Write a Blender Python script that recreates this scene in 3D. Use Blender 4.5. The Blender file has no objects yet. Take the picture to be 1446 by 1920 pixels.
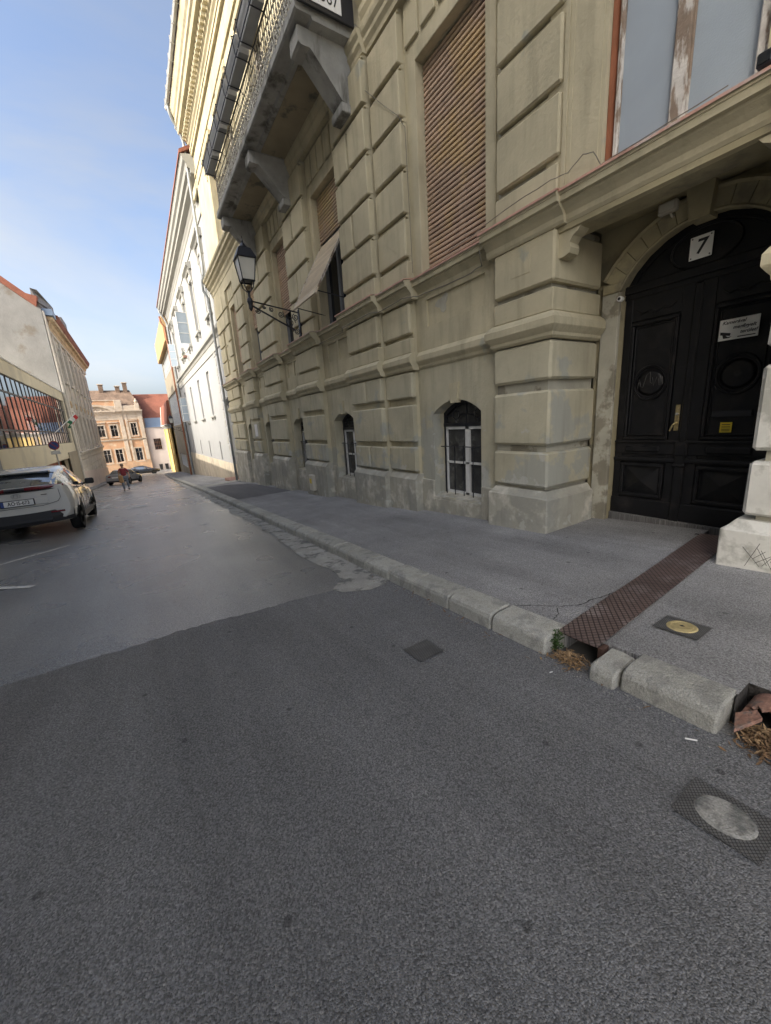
import bpy, bmesh, math, random
from mathutils import Vector, Matrix
random.seed(7)
SC = bpy.context.scene
COL = SC.collection
R = math.radians

# ---------------------------------------------------------------- camera
cam_d = bpy.data.cameras.new('camera'); cam = bpy.data.objects.new('camera', cam_d); COL.objects.link(cam)
cam_d.sensor_fit = 'VERTICAL'; cam_d.sensor_height = 36; cam_d.sensor_width = 36
cam_d.lens = 36 * 720 / 1920.0
cam_d.clip_start = 0.05; cam_d.clip_end = 3000
cam.matrix_world = Matrix(((0.84287891, 0.1778305, -0.50786952, 0.0),
                           (-0.53429282, 0.16445823, -0.82914695, 0.0),
                           (-0.06392429, 0.97022152, 0.23363194, 1.6),
                           (0, 0, 0, 1)))
SC.camera = cam
SC.render.resolution_x = 771; SC.render.resolution_y = 1024

# ---------------------------------------------------------------- sky, sun, exposure
SUN = Vector((-1.0, -0.27, 0.70)).normalized()      # towards the sun
elev = math.asin(SUN.z); azim = math.atan2(SUN.x, SUN.y)
W = bpy.data.worlds.new('World'); SC.world = W; W.use_nodes = True
nt = W.node_tree; nt.nodes.clear()
wo = nt.nodes.new('ShaderNodeOutputWorld'); bg = nt.nodes.new('ShaderNodeBackground')
sky = nt.nodes.new('ShaderNodeTexSky'); sky.sky_type = 'NISHITA'; sky.sun_disc = False
sky.sun_elevation = elev; sky.sun_rotation = azim
sky.air_density = 0.75; sky.dust_density = 5.8; sky.ozone_density = 1.5; sky.altitude = 100
tc = nt.nodes.new('ShaderNodeTexCoord'); mp = nt.nodes.new('ShaderNodeMapping')
mp.inputs['Scale'].default_value = (1.0, 1.0, 2.6)
nz = nt.nodes.new('ShaderNodeTexNoise'); nz.inputs['Scale'].default_value = 1.6
nz.inputs['Detail'].default_value = 7; nz.inputs['Roughness'].default_value = 0.55; nz.inputs['Distortion'].default_value = 0.6
cr = nt.nodes.new('ShaderNodeValToRGB'); cr.color_ramp.elements[0].position = 0.40; cr.color_ramp.elements[1].position = 0.78
cr.color_ramp.elements[0].color = (0, 0, 0, 1); cr.color_ramp.elements[1].color = (0.75, 0.75, 0.75, 1)
hz = nt.nodes.new('ShaderNodeMixRGB'); hz.blend_type = 'MIX'
bw = nt.nodes.new('ShaderNodeRGBToBW'); mu = nt.nodes.new('ShaderNodeMixRGB'); mu.blend_type = 'MULTIPLY'; mu.inputs[0].default_value = 1
mu.inputs[2].default_value = (1.30, 1.30, 1.32, 1)
nt.links.new(tc.outputs['Generated'], mp.inputs[0]); nt.links.new(mp.outputs[0], nz.inputs['Vector'])
nt.links.new(nz.outputs['Fac'], cr.inputs[0]); nt.links.new(cr.outputs[0], hz.inputs[0])
nt.links.new(sky.outputs[0], hz.inputs[1]); nt.links.new(sky.outputs[0], bw.inputs[0]); nt.links.new(bw.outputs[0], mu.inputs[1])
nt.links.new(mu.outputs[0], hz.inputs[2])
gm = nt.nodes.new('ShaderNodeGamma'); gm.inputs[1].default_value = 1.0
tn = nt.nodes.new('ShaderNodeMixRGB'); tn.blend_type = 'MULTIPLY'; tn.inputs[0].default_value = 1; tn.inputs[2].default_value = (1.0, 1.012, 0.985, 1)
nt.links.new(hz.outputs[0], gm.inputs[0]); nt.links.new(gm.outputs[0], tn.inputs[1]); nt.links.new(tn.outputs[0], bg.inputs[0])
bg.inputs[1].default_value = 0.15
nt.links.new(bg.outputs[0], wo.inputs[0])
sl = bpy.data.lights.new('sun', 'SUN'); so = bpy.data.objects.new('sun', sl); COL.objects.link(so)
sl.energy = 2.0; sl.angle = R(0.6); sl.color = (1.0, 0.92, 0.80)
so.rotation_euler = (-SUN).to_track_quat('-Z', 'Y').to_euler(); so.location = (-30, -10, 40)
SC.render.engine = 'CYCLES'
SC.view_settings.view_transform = 'Standard'; SC.view_settings.look = 'None'
SC.view_settings.gamma = 1.0; SC.view_settings.exposure = 1.44; SC.view_settings.use_curve_mapping = False
SC.cycles.max_bounces = 6; SC.cycles.diffuse_bounces = 3; SC.cycles.glossy_bounces = 3

# ---------------------------------------------------------------- terrain profile
def road_z(y, x=0.0):
    if y < 20: z = -0.06 * y
    elif y < 50: z = -1.2 - 0.07 * (y - 20)
    elif y < 78: z = -3.3 - 0.055 * (y - 50)
    else: z = -4.84 - 0.01 * (min(y, 120) - 78)
    if y < -25: z = 1.5
    return z + 0.035 * max(0.0, min(-x - 0.4, 4.0))
def walk_z(y, x=3.0): return road_z(y) + 0.135 + 0.012 * (x - 2.15)

# ---------------------------------------------------------------- materials
def S(h):
    h = h.lstrip('#'); c = [int(h[i:i+2], 16) / 255 for i in (0, 2, 4)]
    return tuple(((v / 12.92) if v <= 0.04045 else ((v + 0.055) / 1.055) ** 2.4) for v in c) + (1,)
MATS = {}
def mat(name, color, rough=0.8, metal=0.0, vary=0.12, vscale=3.0, fine=0.0, fscale=60.0, bump=0.0, bscale=40.0, bdist=0.01,
        stain=None, stain_scale=1.0, stain_lo=0.52, stain_hi=0.62, spec=0.5, randobj=0.0, coat=0.0, extra=None, streak=False):
    if name in MATS: return MATS[name]
    m = bpy.data.materials.new(name); m.use_nodes = True; n = m.node_tree.nodes; l = m.node_tree.links
    b = n['Principled BSDF']; b.inputs['Roughness'].default_value = rough; b.inputs['Metallic'].default_value = metal
    b.inputs['Specular IOR Level'].default_value = spec
    if coat: b.inputs['Coat Weight'].default_value = coat; b.inputs['Coat Roughness'].default_value = 0.06
    geo = n.new('ShaderNodeNewGeometry'); pos = geo.outputs['Position']
    if len(color) == 3: color = tuple(color) + (1,)
    def noise(scale, detail=6, vec=pos, rgh=0.6):
        t = n.new('ShaderNodeTexNoise'); t.inputs['Scale'].default_value = scale; t.inputs['Detail'].default_value = detail
        t.inputs['Roughness'].default_value = rgh; l.new(vec, t.inputs['Vector']); return t.outputs['Fac']
    def maprange(v, a, b_, c, d):
        t = n.new('ShaderNodeMapRange'); t.inputs[1].default_value = a; t.inputs[2].default_value = b_
        t.inputs[3].default_value = c; t.inputs[4].default_value = d; l.new(v, t.inputs[0]); return t.outputs[0]
    def mul(c, v):
        t = n.new('ShaderNodeVectorMath'); t.operation = 'SCALE'; l.new(c, t.inputs[0]); l.new(v, t.inputs['Scale']); return t.outputs[0]
    def mix(f, a, b_):
        t = n.new('ShaderNodeMixRGB'); l.new(f, t.inputs[0]); l.new(a, t.inputs[1])
        if isinstance(b_, tuple): t.inputs[2].default_value = b_ if len(b_) == 4 else b_ + (1,)
        else: l.new(b_, t.inputs[2])
        return t.outputs[0]
    rgb = n.new('ShaderNodeRGB'); rgb.outputs[0].default_value = color; c = rgb.outputs[0]
    if stain:
        vec = pos
        if streak:
            mpn = n.new('ShaderNodeMapping'); mpn.inputs['Scale'].default_value = (1, 1, 0.25); l.new(pos, mpn.inputs[0]); vec = mpn.outputs[0]
        f = maprange(noise(stain_scale, 5, vec, 0.62), stain_lo, stain_hi, 0, 1); c = mix(f, c, tuple(stain))
    if vary: c = mul(c, maprange(noise(vscale, 4), 0.3, 0.7, 1 - vary, 1 + vary))
    if fine: c = mul(c, maprange(noise(fscale, 3), 0.3, 0.7, 1 - fine, 1 + fine))
    if randobj:
        oi = n.new('ShaderNodeObjectInfo'); c = mul(c, maprange(oi.outputs['Random'], 0, 1, 1 - randobj, 1 + randobj))
    ctx = dict(n=n, l=l, b=b, pos=pos, noise=noise, maprange=maprange, mul=mul, mix=mix)
    if extra: c = extra(c, ctx) or c
    l.new(c, b.inputs['Base Color'])
    if bump and not b.inputs['Normal'].is_linked:
        bp = n.new('ShaderNodeBump'); bp.inputs['Strength'].default_value = bump; bp.inputs['Distance'].default_value = bdist
        l.new(noise(bscale, 3), bp.inputs['Height']); l.new(bp.outputs[0], b.inputs['Normal'])
    MATS[name] = m; return m

def asphalt_extra(spk, dens, bstr, roughlo, roughhi, tint):
    def ex(c, k):
        n, l = k['n'], k['l']
        v = n.new('ShaderNodeTexVoronoi'); v.voronoi_dimensions = '2D'; v.inputs['Scale'].default_value = dens; l.new(k['pos'], v.inputs['Vector'])
        w = n.new('ShaderNodeTexWhiteNoise'); l.new(v.outputs['Position'], w.inputs['Vector'])
        c = k['mul'](c, k['maprange'](w.outputs['Value'], 0, 1, 1 - spk, 1 + spk))
        sp = k['maprange'](w.outputs['Value'], 0.965, 0.985, 0, 0.5)
        c = k['mix'](sp, c, tint)
        v2 = n.new('ShaderNodeTexVoronoi'); v2.voronoi_dimensions = '2D'; v2.inputs['Scale'].default_value = dens * 0.45; l.new(k['pos'], v2.inputs['Vector'])
        c = k['mul'](c, k['maprange'](v2.outputs['Distance'], 0.0, 0.75, 1.13, 0.78))
        sp3 = n.new('ShaderNodeTexVoronoi'); sp3.voronoi_dimensions = '2D'; sp3.inputs['Scale'].default_value = 1.1; l.new(k['pos'], sp3.inputs['Vector'])   # small tar and oil spots
        c = k['mul'](c, k['maprange'](sp3.outputs['Distance'], 0.012, 0.024, 0.5, 1.0))
        mpt = n.new('ShaderNodeMapping'); mpt.inputs['Scale'].default_value = (1.3, 0.16, 1.0); l.new(k['pos'], mpt.inputs[0])      # wheel-worn bands along the road
        c = k['mul'](c, k['maprange'](k['noise'](1.5, 4, mpt.outputs[0]), 0.32, 0.68, 0.82, 1.17))
        l.new(k['maprange'](k['noise'](0.8, 2), 0.35, 0.65, roughlo, roughhi), k['b'].inputs['Roughness'])
        bp = n.new('ShaderNodeBump'); bp.inputs['Strength'].default_value = bstr; bp.inputs['Distance'].default_value = 0.006; bp.invert = True
        ad = n.new('ShaderNodeMath'); ad.operation = 'ADD'; l.new(v.outputs['Distance'], ad.inputs[0]); l.new(v2.outputs['Distance'], ad.inputs[1])
        l.new(ad.outputs[0], bp.inputs['Height']); l.new(bp.outputs[0], k['b'].inputs['Normal'])
        return c
    return ex
def facade_extra(grey, cement, lowz):
    """weathered plaster: cement-grey repairs and wash near the pavement, fine grain"""
    def ex(c, k):
        n, l = k['n'], k['l']
        sx = n.new('ShaderNodeSeparateXYZ'); l.new(k['pos'], sx.inputs[0])
        a = n.new('ShaderNodeMath'); a.operation = 'MULTIPLY_ADD'; l.new(sx.outputs['Y'], a.inputs[0]); a.inputs[1].default_value = 0.055; l.new(sx.outputs['Z'], a.inputs[2])
        h = k['maprange'](a.outputs[0], lowz - 1.5, lowz + 1.3, 0.13, -0.16)
        s = n.new('ShaderNodeMath'); s.operation = 'ADD'; l.new(k['noise'](1.35, 6), s.inputs[0]); l.new(h, s.inputs[1])
        c = k['mix'](k['maprange'](s.outputs[0], 0.49, 0.535, 0, 0.7), c, grey)
        s2 = n.new('ShaderNodeMath'); s2.operation = 'ADD'; l.new(k['noise'](3.1, 6), s2.inputs[0]); l.new(h, s2.inputs[1])
        c = k['mix'](k['maprange'](s2.outputs[0], 0.61, 0.645, 0, 0.55), c, cement)
        mpn = n.new('ShaderNodeMapping'); mpn.inputs['Scale'].default_value = (3.0, 3.0, 0.35); l.new(k['pos'], mpn.inputs[0])
        c = k['mul'](c, k['maprange'](k['noise'](1.8, 3, mpn.outputs[0]), 0.50, 0.72, 1.0, 0.80))
        bp = n.new('ShaderNodeBump'); bp.inputs['Strength'].default_value = 0.5; bp.inputs['Distance'].default_value = 0.014
        ad = n.new('ShaderNodeMath'); ad.operation = 'ADD'; l.new(k['noise'](22, 4), ad.inputs[0]); l.new(k['noise'](2.2, 1), ad.inputs[1])
        l.new(ad.outputs[0], bp.inputs['Height']); l.new(bp.outputs[0], k['b'].inputs['Normal'])
        return c
    return ex
def plate_extra(scale, depth, dark):
    def ex(c, k):
        n, l = k['n'], k['l']; outs = []
        for ang in (52, -52):
            mpn = n.new('ShaderNodeMapping'); mpn.inputs['Rotation'].default_value = (0, 0, R(ang)); l.new(k['pos'], mpn.inputs[0])
            w = n.new('ShaderNodeTexWave'); w.inputs['Scale'].default_value = scale; w.inputs['Detail'].default_value = 0; l.new(mpn.outputs[0], w.inputs['Vector'])
            outs.append(k['maprange'](w.outputs['Fac'], 0.0, 0.25, 0, 1))
        mi = n.new('ShaderNodeMath'); mi.operation = 'MULTIPLY'; l.new(outs[0], mi.inputs[0]); l.new(outs[1], mi.inputs[1])
        inv = k['maprange'](mi.outputs[0], 0, 1, 1, 0); c = k['mix'](inv, c, dark)
        bp = n.new('ShaderNodeBump'); bp.inputs['Strength'].default_value = 0.8; bp.inputs['Distance'].default_value = depth
        l.new(mi.outputs[0], bp.inputs['Height']); l.new(bp.outputs[0], k['b'].inputs['Normal'])
        return c
    return ex
def tile_extra(scale):
    def ex(c, k):
        n, l = k['n'], k['l']
        w = n.new('ShaderNodeTexWave'); w.bands_direction = 'Z'; w.inputs['Scale'].default_value = scale; w.inputs['Distortion'].default_value = 0.6; l.new(k['pos'], w.inputs['Vector'])
        c = k['mul'](c, k['maprange'](w.outputs['Fac'], 0, 1, 0.8, 1.1)); return c
    return ex

M = {}
M['plaster'] = mat('khaki_plaster', (0.485, 0.432, 0.297), 0.9, vary=0.13, vscale=1.3, extra=facade_extra((0.36, 0.36, 0.30, 1), (0.56, 0.55, 0.50, 1), 1.35), spec=0.2)
M['plaster_low'] = mat('grey_wash_plaster', (0.47, 0.43, 0.31), 0.9, vary=0.14, vscale=1.4, extra=facade_extra((0.35, 0.355, 0.32, 1), (0.53, 0.525, 0.48, 1), 1.5), spec=0.2)
M['plinth'] = mat('cement_plinth', (0.39, 0.37, 0.305), 0.92, vary=0.16, vscale=2.0, stain=(0.55, 0.52, 0.44), stain_scale=2.2, extra=facade_extra((0.30, 0.295, 0.255, 1), (0.53, 0.52, 0.46, 1), 0.6), spec=0.2)
M['plinth_pale'] = mat('pale_cement_plinth', (0.60, 0.585, 0.53), 0.92, vary=0.15, vscale=3.0, stain=(0.34, 0.33, 0.29), stain_scale=3, bump=0.5, bscale=25, spec=0.2)
M['jamb'] = mat('bare_render', (0.40, 0.38, 0.31), 0.92, vary=0.2, vscale=2.0, stain=(0.24, 0.22, 0.17), stain_scale=1.8, stain_lo=.55, stain_hi=.6, bump=0.6, bscale=18, spec=0.2)
M['porch'] = mat('old_porch_paint', (0.36, 0.315, 0.20), 0.9, vary=0.18, vscale=1.6, stain=(0.24, 0.215, 0.15), stain_scale=2.0, bump=0.4, bscale=25, spec=0.2)
M['flash'] = mat('pink_flashing', (0.50, 0.29, 0.22), 0.6, vary=0.2, vscale=4, stain=(0.52, 0.42, 0.36), stain_scale=3)
M['brown_pipe'] = mat('red_brown_paint', (0.27, 0.10, 0.05), 0.5, vary=0.2)
M['peel'] = mat('peeling_white_wood', (0.60, 0.56, 0.50), 0.8, vary=0.15, vscale=8, stain=(0.24, 0.18, 0.13), stain_scale=9, stain_lo=.48, stain_hi=.56, bump=0.7, bscale=50, streak=True)
M['slat'] = mat('worn_wood_slat', (0.44, 0.315, 0.225), 0.75, vary=0.10, vscale=1.2, stain=(0.54, 0.38, 0.17), stain_scale=0.7, stain_lo=.50, stain_hi=.66, randobj=0.12, fine=0.12, fscale=70, bump=0.25, bscale=60)
M['slat_pale'] = mat('bleached_wood_slat', (0.55, 0.46, 0.33), 0.75, vary=0.12, vscale=2.0, randobj=0.10, fine=0.1, fscale=70, bump=0.25, bscale=60)
M['dark'] = mat('dark_interior', (0.012, 0.012, 0.013), 0.9, vary=0)
M['roomwall'] = mat('dim_room', (0.06, 0.055, 0.05), 0.9)
M['black_iron'] = mat('black_iron', (0.014, 0.015, 0.02), 0.42, vary=0.2, spec=0.5)
M['door'] = mat('black_door_paint', (0.0058, 0.006, 0.0075), 0.45, vary=0.35, vscale=5, fine=0.2, stain=(0.016, 0.0145, 0.015), stain_scale=4, stain_lo=.52, stain_hi=.66, spec=0.35, bump=0.15, bscale=30)
M['brass'] = mat('worn_brass', (0.55, 0.45, 0.24), 0.38, metal=0.85, vary=0.25, vscale=30)
M['brassdisc'] = mat('old_brass', (0.52, 0.42, 0.21), 0.5, metal=0.35, vary=0.22, vscale=25, bump=0.4, bscale=60)
M['white'] = mat('white_enamel', (0.74, 0.74, 0.72), 0.35, vary=0.06, vscale=8)
M['ink'] = mat('black_ink', (0.015, 0.015, 0.017), 0.5, vary=0)
M['yellow'] = mat('yellow_sticker', (0.62, 0.47, 0.03), 0.5, vary=0.1)
M['whitepaint'] = mat('white_frame_paint', (0.66, 0.66, 0.64), 0.55, vary=0.12, vscale=6)
M['glass'] = mat('window_glass', (0.012, 0.014, 0.017), 0.04, vary=0, spec=0.9)
M['dullglass'] = mat('grey_glass', (0.05, 0.05, 0.05), 0.12, vary=0.3, vscale=4, stain=(0.10, 0.10, 0.095), stain_scale=5, spec=0.7)  # grey pane tone with random paler patches
M['frost'] = mat('frosted_glass', (0.34, 0.385, 0.43), 0.22, vary=0.05, vscale=1.5, spec=0.6)
M['frostrib'] = mat('patterned_glass', (0.36, 0.41, 0.45), 0.25, vary=0.06, vscale=1.5, spec=0.6, bump=0.5, bscale=70, bdist=0.006)
M['asphalt_new'] = mat('dark_asphalt', (0.180, 0.180, 0.181), 0.75, vary=0.10, vscale=0.6, extra=asphalt_extra(0.46, 185, 0.75, 0.60, 0.76, (0.34, 0.33, 0.31, 1)), spec=0.4)
M['asphalt_old'] = mat('worn_asphalt', (0.200, 0.200, 0.200), 0.6, vary=0.14, vscale=0.45, extra=asphalt_extra(0.40, 160, 0.28, 0.26, 0.32, (0.4, 0.39, 0.37, 1)), spec=0.7)
M['walk'] = mat('pavement_asphalt', (0.27, 0.265, 0.26), 0.85, vary=0.18, vscale=0.7, stain=(0.32, 0.315, 0.31), stain_scale=0.9, stain_lo=.5, stain_hi=.7, extra=asphalt_extra(0.42, 190, 0.5, 0.75, 0.9, (0.36, 0.36, 0.34, 1)), spec=0.3)
M['walk_dark'] = mat('pavement_patch', (0.13, 0.126, 0.125), 0.85, vary=0.12, vscale=0.8, extra=asphalt_extra(0.35, 220, 0.5, 0.75, 0.9, (0.3, 0.3, 0.3, 1)), spec=0.3)
M['ground'] = mat('town_ground', (0.16, 0.155, 0.145), 0.9, vary=0.2, vscale=0.2)
M['kerb'] = mat('kerb_concrete', (0.40, 0.39, 0.345), 0.9, vary=0.22, vscale=6, fine=0.30, fscale=150, stain=(0.25, 0.245, 0.22), stain_scale=6, stain_lo=.50, stain_hi=.62, randobj=0.12, bump=0.9, bscale=70, bdist=0.014, spec=0.3)
M['gutter'] = mat('gutter_concrete', (0.34, 0.33, 0.30), 0.9, vary=0.2, vscale=4, fine=0.25, fscale=130, stain=(0.15, 0.15, 0.14), stain_scale=5, bump=0.8, bscale=90, bdist=0.01, spec=0.3)
M['rustplate'] = mat('rusty_tread_plate', (0.165, 0.118, 0.105), 0.55, metal=0.25, vary=0.25, vscale=3, stain=(0.26, 0.21, 0.195), stain_scale=3.5, extra=plate_extra(9, 0.004, (0.045, 0.03, 0.026, 1)))
M['rustflat'] = mat('rusty_iron', (0.10, 0.055, 0.04), 0.8, vary=0.3, vscale=8)
M['iron'] = mat('cast_iron_cover', (0.15, 0.148, 0.145), 0.6, metal=0.3, vary=0.2, vscale=12, extra=plate_extra(26, 0.003, (0.025, 0.024, 0.024, 1)))
M['gully'] = mat('broken_earth', (0.05, 0.045, 0.04), 0.95, vary=0.4, vscale=25, bump=1.0, bscale=40, bdist=0.02)
M['greyframe'] = mat('grey_window_paint', (0.16, 0.165, 0.17), 0.6, vary=0.15, vscale=5)
M['void'] = mat('drain_void', (0.008, 0.008, 0.008), 1.0, vary=0)
M['marking'] = mat('worn_road_paint', (0.62, 0.62, 0.60), 0.7, vary=0.15, vscale=6, stain=(0.22, 0.22, 0.22), stain_scale=14, stain_lo=.56, stain_hi=.64)
M['leaf'] = mat('dry_leaf', (0.22, 0.13, 0.065), 0.8, vary=0.55, vscale=70, randobj=0.35)
M['leaf2'] = mat('pale_dry_leaf', (0.33, 0.215, 0.11), 0.8, vary=0.55, vscale=70, randobj=0.3)
M['weed'] = mat('weed_green', (0.055, 0.10, 0.025), 0.7, vary=0.3, vscale=30)
M['terracotta'] = mat('terracotta', (0.30, 0.165, 0.12), 0.9, vary=0.3, vscale=14, fine=0.25, stain=(0.16, 0.12, 0.10), stain_scale=14, bump=0.6, bscale=60)
M['paper'] = mat('cigarette_paper', (0.72, 0.71, 0.68), 0.8, vary=0.05)
M['balcony'] = mat('weathered_concrete', (0.34, 0.335, 0.31), 0.9, vary=0.22, vscale=2.2, stain=(0.13, 0.125, 0.11), stain_scale=2.2, stain_lo=.53, stain_hi=.66, bump=0.5, bscale=30, streak=True, spec=0.2)
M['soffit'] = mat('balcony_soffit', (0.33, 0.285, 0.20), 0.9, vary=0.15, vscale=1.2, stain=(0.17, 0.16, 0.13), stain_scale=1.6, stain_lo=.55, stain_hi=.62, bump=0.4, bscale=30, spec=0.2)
M['railing'] = mat('flaking_grey_railing', (0.44, 0.43, 0.39), 0.75, vary=0.3, vscale=9, stain=(0.12, 0.10, 0.085), stain_scale=14, stain_lo=.53, stain_hi=.6)
M['zinc'] = mat('zinc_gutter', (0.50, 0.49, 0.46), 0.5, metal=0.3, vary=0.15, vscale=3)
M['greypipe'] = mat('grey_downpipe', (0.30, 0.32, 0.33), 0.5, metal=0.2, vary=0.15, vscale=3)
M['rooftile'] = mat('red_roof_tile', (0.23, 0.082, 0.05), 0.85, vary=0.2, vscale=0.8, fine=0.15, fscale=9, extra=tile_extra(4.0))
M['oldtile'] = mat('brown_old_roof_tile', (0.17, 0.115, 0.08), 0.9, vary=0.35, vscale=1.2, fine=0.3, fscale=7, extra=tile_extra(4.0))
M['whiteplaster'] = mat('white_plaster', (0.31, 0.315, 0.315), 0.9, vary=0.05, vscale=0.9, bump=0.2, bscale=20, spec=0.2)
M['whitetrim'] = mat('cream_trim', (0.32, 0.318, 0.295), 0.9, vary=0.07, vscale=0.9, spec=0.2)
M['beige_plinth'] = mat('beige_plinth', (0.46, 0.40, 0.31), 0.9, vary=0.12, vscale=1.0, stain=(0.36, 0.32, 0.26), stain_scale=1.2, spec=0.2)
M['peach'] = mat('peach_plaster', (0.48, 0.29, 0.175), 0.9, vary=0.12, vscale=0.6, stain=(0.52, 0.40, 0.28), stain_scale=0.7, spec=0.2)
M['peachtrim'] = mat('pale_stucco', (0.47, 0.40, 0.32), 0.9, vary=0.14, vscale=0.8, stain=(0.42, 0.34, 0.26), stain_scale=1.2, spec=0.2)
M['peachbase'] = mat('stained_peach_base', (0.46, 0.30, 0.19), 0.9, vary=0.2, vscale=0.9, stain=(0.36, 0.26, 0.18), stain_scale=1.5, spec=0.2)
M['pinkplaster'] = mat('pale_pink_plaster', (0.62, 0.53, 0.47), 0.9, vary=0.08, vscale=0.5, spec=0.2)
M['bluegrey'] = mat('blue_grey_sheet', (0.22, 0.29, 0.40), 0.5, vary=0.1, vscale=0.5)
M['modern'] = mat('grey_beige_render', (0.34, 0.30, 0.23), 0.9, vary=0.1, vscale=0.6, spec=0.2)
M['modern_sunlit'] = mat('sunlit_tan_render', (0.50, 0.33, 0.17), 0.9, vary=0.08, vscale=0.6, spec=0.2)  # tan render with warm sunlight painted into its colour
M['yellowplaster'] = mat('yellow_plaster', (0.58, 0.42, 0.17), 0.9, vary=0.1, vscale=0.7, spec=0.2)
M['reddoor'] = mat('red_brown_gate', (0.26, 0.085, 0.045), 0.7, vary=0.15)
M['cream'] = mat('cream_render', (0.62, 0.56, 0.42), 0.9, vary=0.07, vscale=0.5, stain=(0.54, 0.49, 0.38), stain_scale=0.8, spec=0.2)
M['shabby'] = mat('shabby_gable_plaster', (0.25, 0.247, 0.238), 0.92, vary=0.14, vscale=0.7, stain=(0.20, 0.18, 0.155), stain_scale=0.55, stain_lo=.57, stain_hi=.66, bump=0.5, bscale=6, bdist=0.03, spec=0.2)
M['oldfacade'] = mat('aged_facade_plaster', (0.60, 0.56, 0.49), 0.92, vary=0.15, vscale=0.9, stain=(0.46, 0.405, 0.35), stain_scale=0.9, streak=True, spec=0.2)
M['ochretrim'] = mat('ochre_cornice', (0.52, 0.40, 0.26), 0.9, vary=0.15, vscale=0.9, stain=(0.38, 0.26, 0.17), stain_scale=1.2, spec=0.2)
M['darkframe'] = mat('dark_mullion', (0.035, 0.033, 0.032), 0.5, vary=0.1)
M['mirrorglass'] = mat('reflecting_glass', (0.27, 0.28, 0.29), 0.05, metal=1.0, vary=0, spec=0.9)
M['palepane'] = mat('pale_window_pane', (0.30, 0.36, 0.42), 0.12, vary=0.05, spec=0.8)
M['flag_red'] = mat('flag_red', (0.50, 0.035, 0.04), 0.8, vary=0.05); M['flag_white'] = mat('flag_white', (0.68, 0.68, 0.66), 0.8, vary=0.04); M['flag_green'] = mat('flag_green', (0.02, 0.13, 0.06), 0.8, vary=0.05)
M['signblue'] = mat('sign_blue', (0.04, 0.08, 0.26), 0.4, vary=0); M['signred'] = mat('sign_red', (0.30, 0.04, 0.045), 0.4, vary=0)
M['steel'] = mat('galvanised_steel', (0.42, 0.42, 0.41), 0.45, metal=0.5, vary=0.1)
M['lampglass'] = mat('milky_lamp_glass', (0.62, 0.60, 0.52), 0.2, vary=0.06, vscale=3, spec=0.6)
M['greybox'] = mat('pale_plastic', (0.50, 0.46, 0.38), 0.6, vary=0.08)
M['planter'] = mat('grey_planter', (0.34, 0.34, 0.33), 0.6, vary=0.15, vscale=2, randobj=0.12)
M['cable'] = mat('dark_cable', (0.17, 0.155, 0.125), 0.7, vary=0)
M['graffiti'] = mat('grey_marker', (0.06, 0.058, 0.056), 0.6, vary=0.1)
M['scratch'] = mat('dark_scratch', (0.10, 0.095, 0.085), 0.9, vary=0.2)
M['car_white'] = mat('pearl_white_paint', (0.62, 0.61, 0.58), 0.25, vary=0.0, coat=0.8)
M['car_grey'] = mat('silver_grey_paint', (0.30, 0.31, 0.33), 0.28, metal=0.5, vary=0.0, coat=0.6)
M['car_black'] = mat('black_car_paint', (0.008, 0.008, 0.01), 0.2, vary=0.0, coat=0.8)
M['carplastic'] = mat('black_car_plastic', (0.014, 0.014, 0.016), 0.55, vary=0.1)
M['carglass'] = mat('tinted_car_glass', (0.30, 0.33, 0.36), 0.03, metal=0.85, vary=0, spec=1.0)
M['tyre'] = mat('tyre_rubber', (0.016, 0.016, 0.017), 0.85, vary=0.2, vscale=20)
M['rim'] = mat('alloy_rim', (0.46, 0.46, 0.46), 0.32, metal=0.8, vary=0.05)
M['taillight'] = mat('tail_lamp_red', (0.13, 0.006, 0.010), 0.12, vary=0, coat=0.6)
M['headlamp'] = mat('head_lamp', (0.55, 0.56, 0.58), 0.12, vary=0, coat=0.6)
M['skin'] = mat('skin', (0.45, 0.26, 0.18), 0.6, vary=0.05); M['shirt'] = mat('dark_red_shirt', (0.23, 0.035, 0.045), 0.85, vary=0.12, vscale=9)
M['jeans'] = mat('blue_grey_jeans', (0.17, 0.20, 0.25), 0.9, vary=0.15, vscale=9); M['shoe'] = mat('dark_shoe', (0.03, 0.03, 0.035), 0.7, vary=0)
M['hair'] = mat('grey_brown_hair', (0.16, 0.12, 0.09), 0.8, vary=0.1); M['bag'] = mat('ochre_bag', (0.36, 0.22, 0.10), 0.8, vary=0.15, vscale=12)
M['tilewall'] = M['rooftile']

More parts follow.
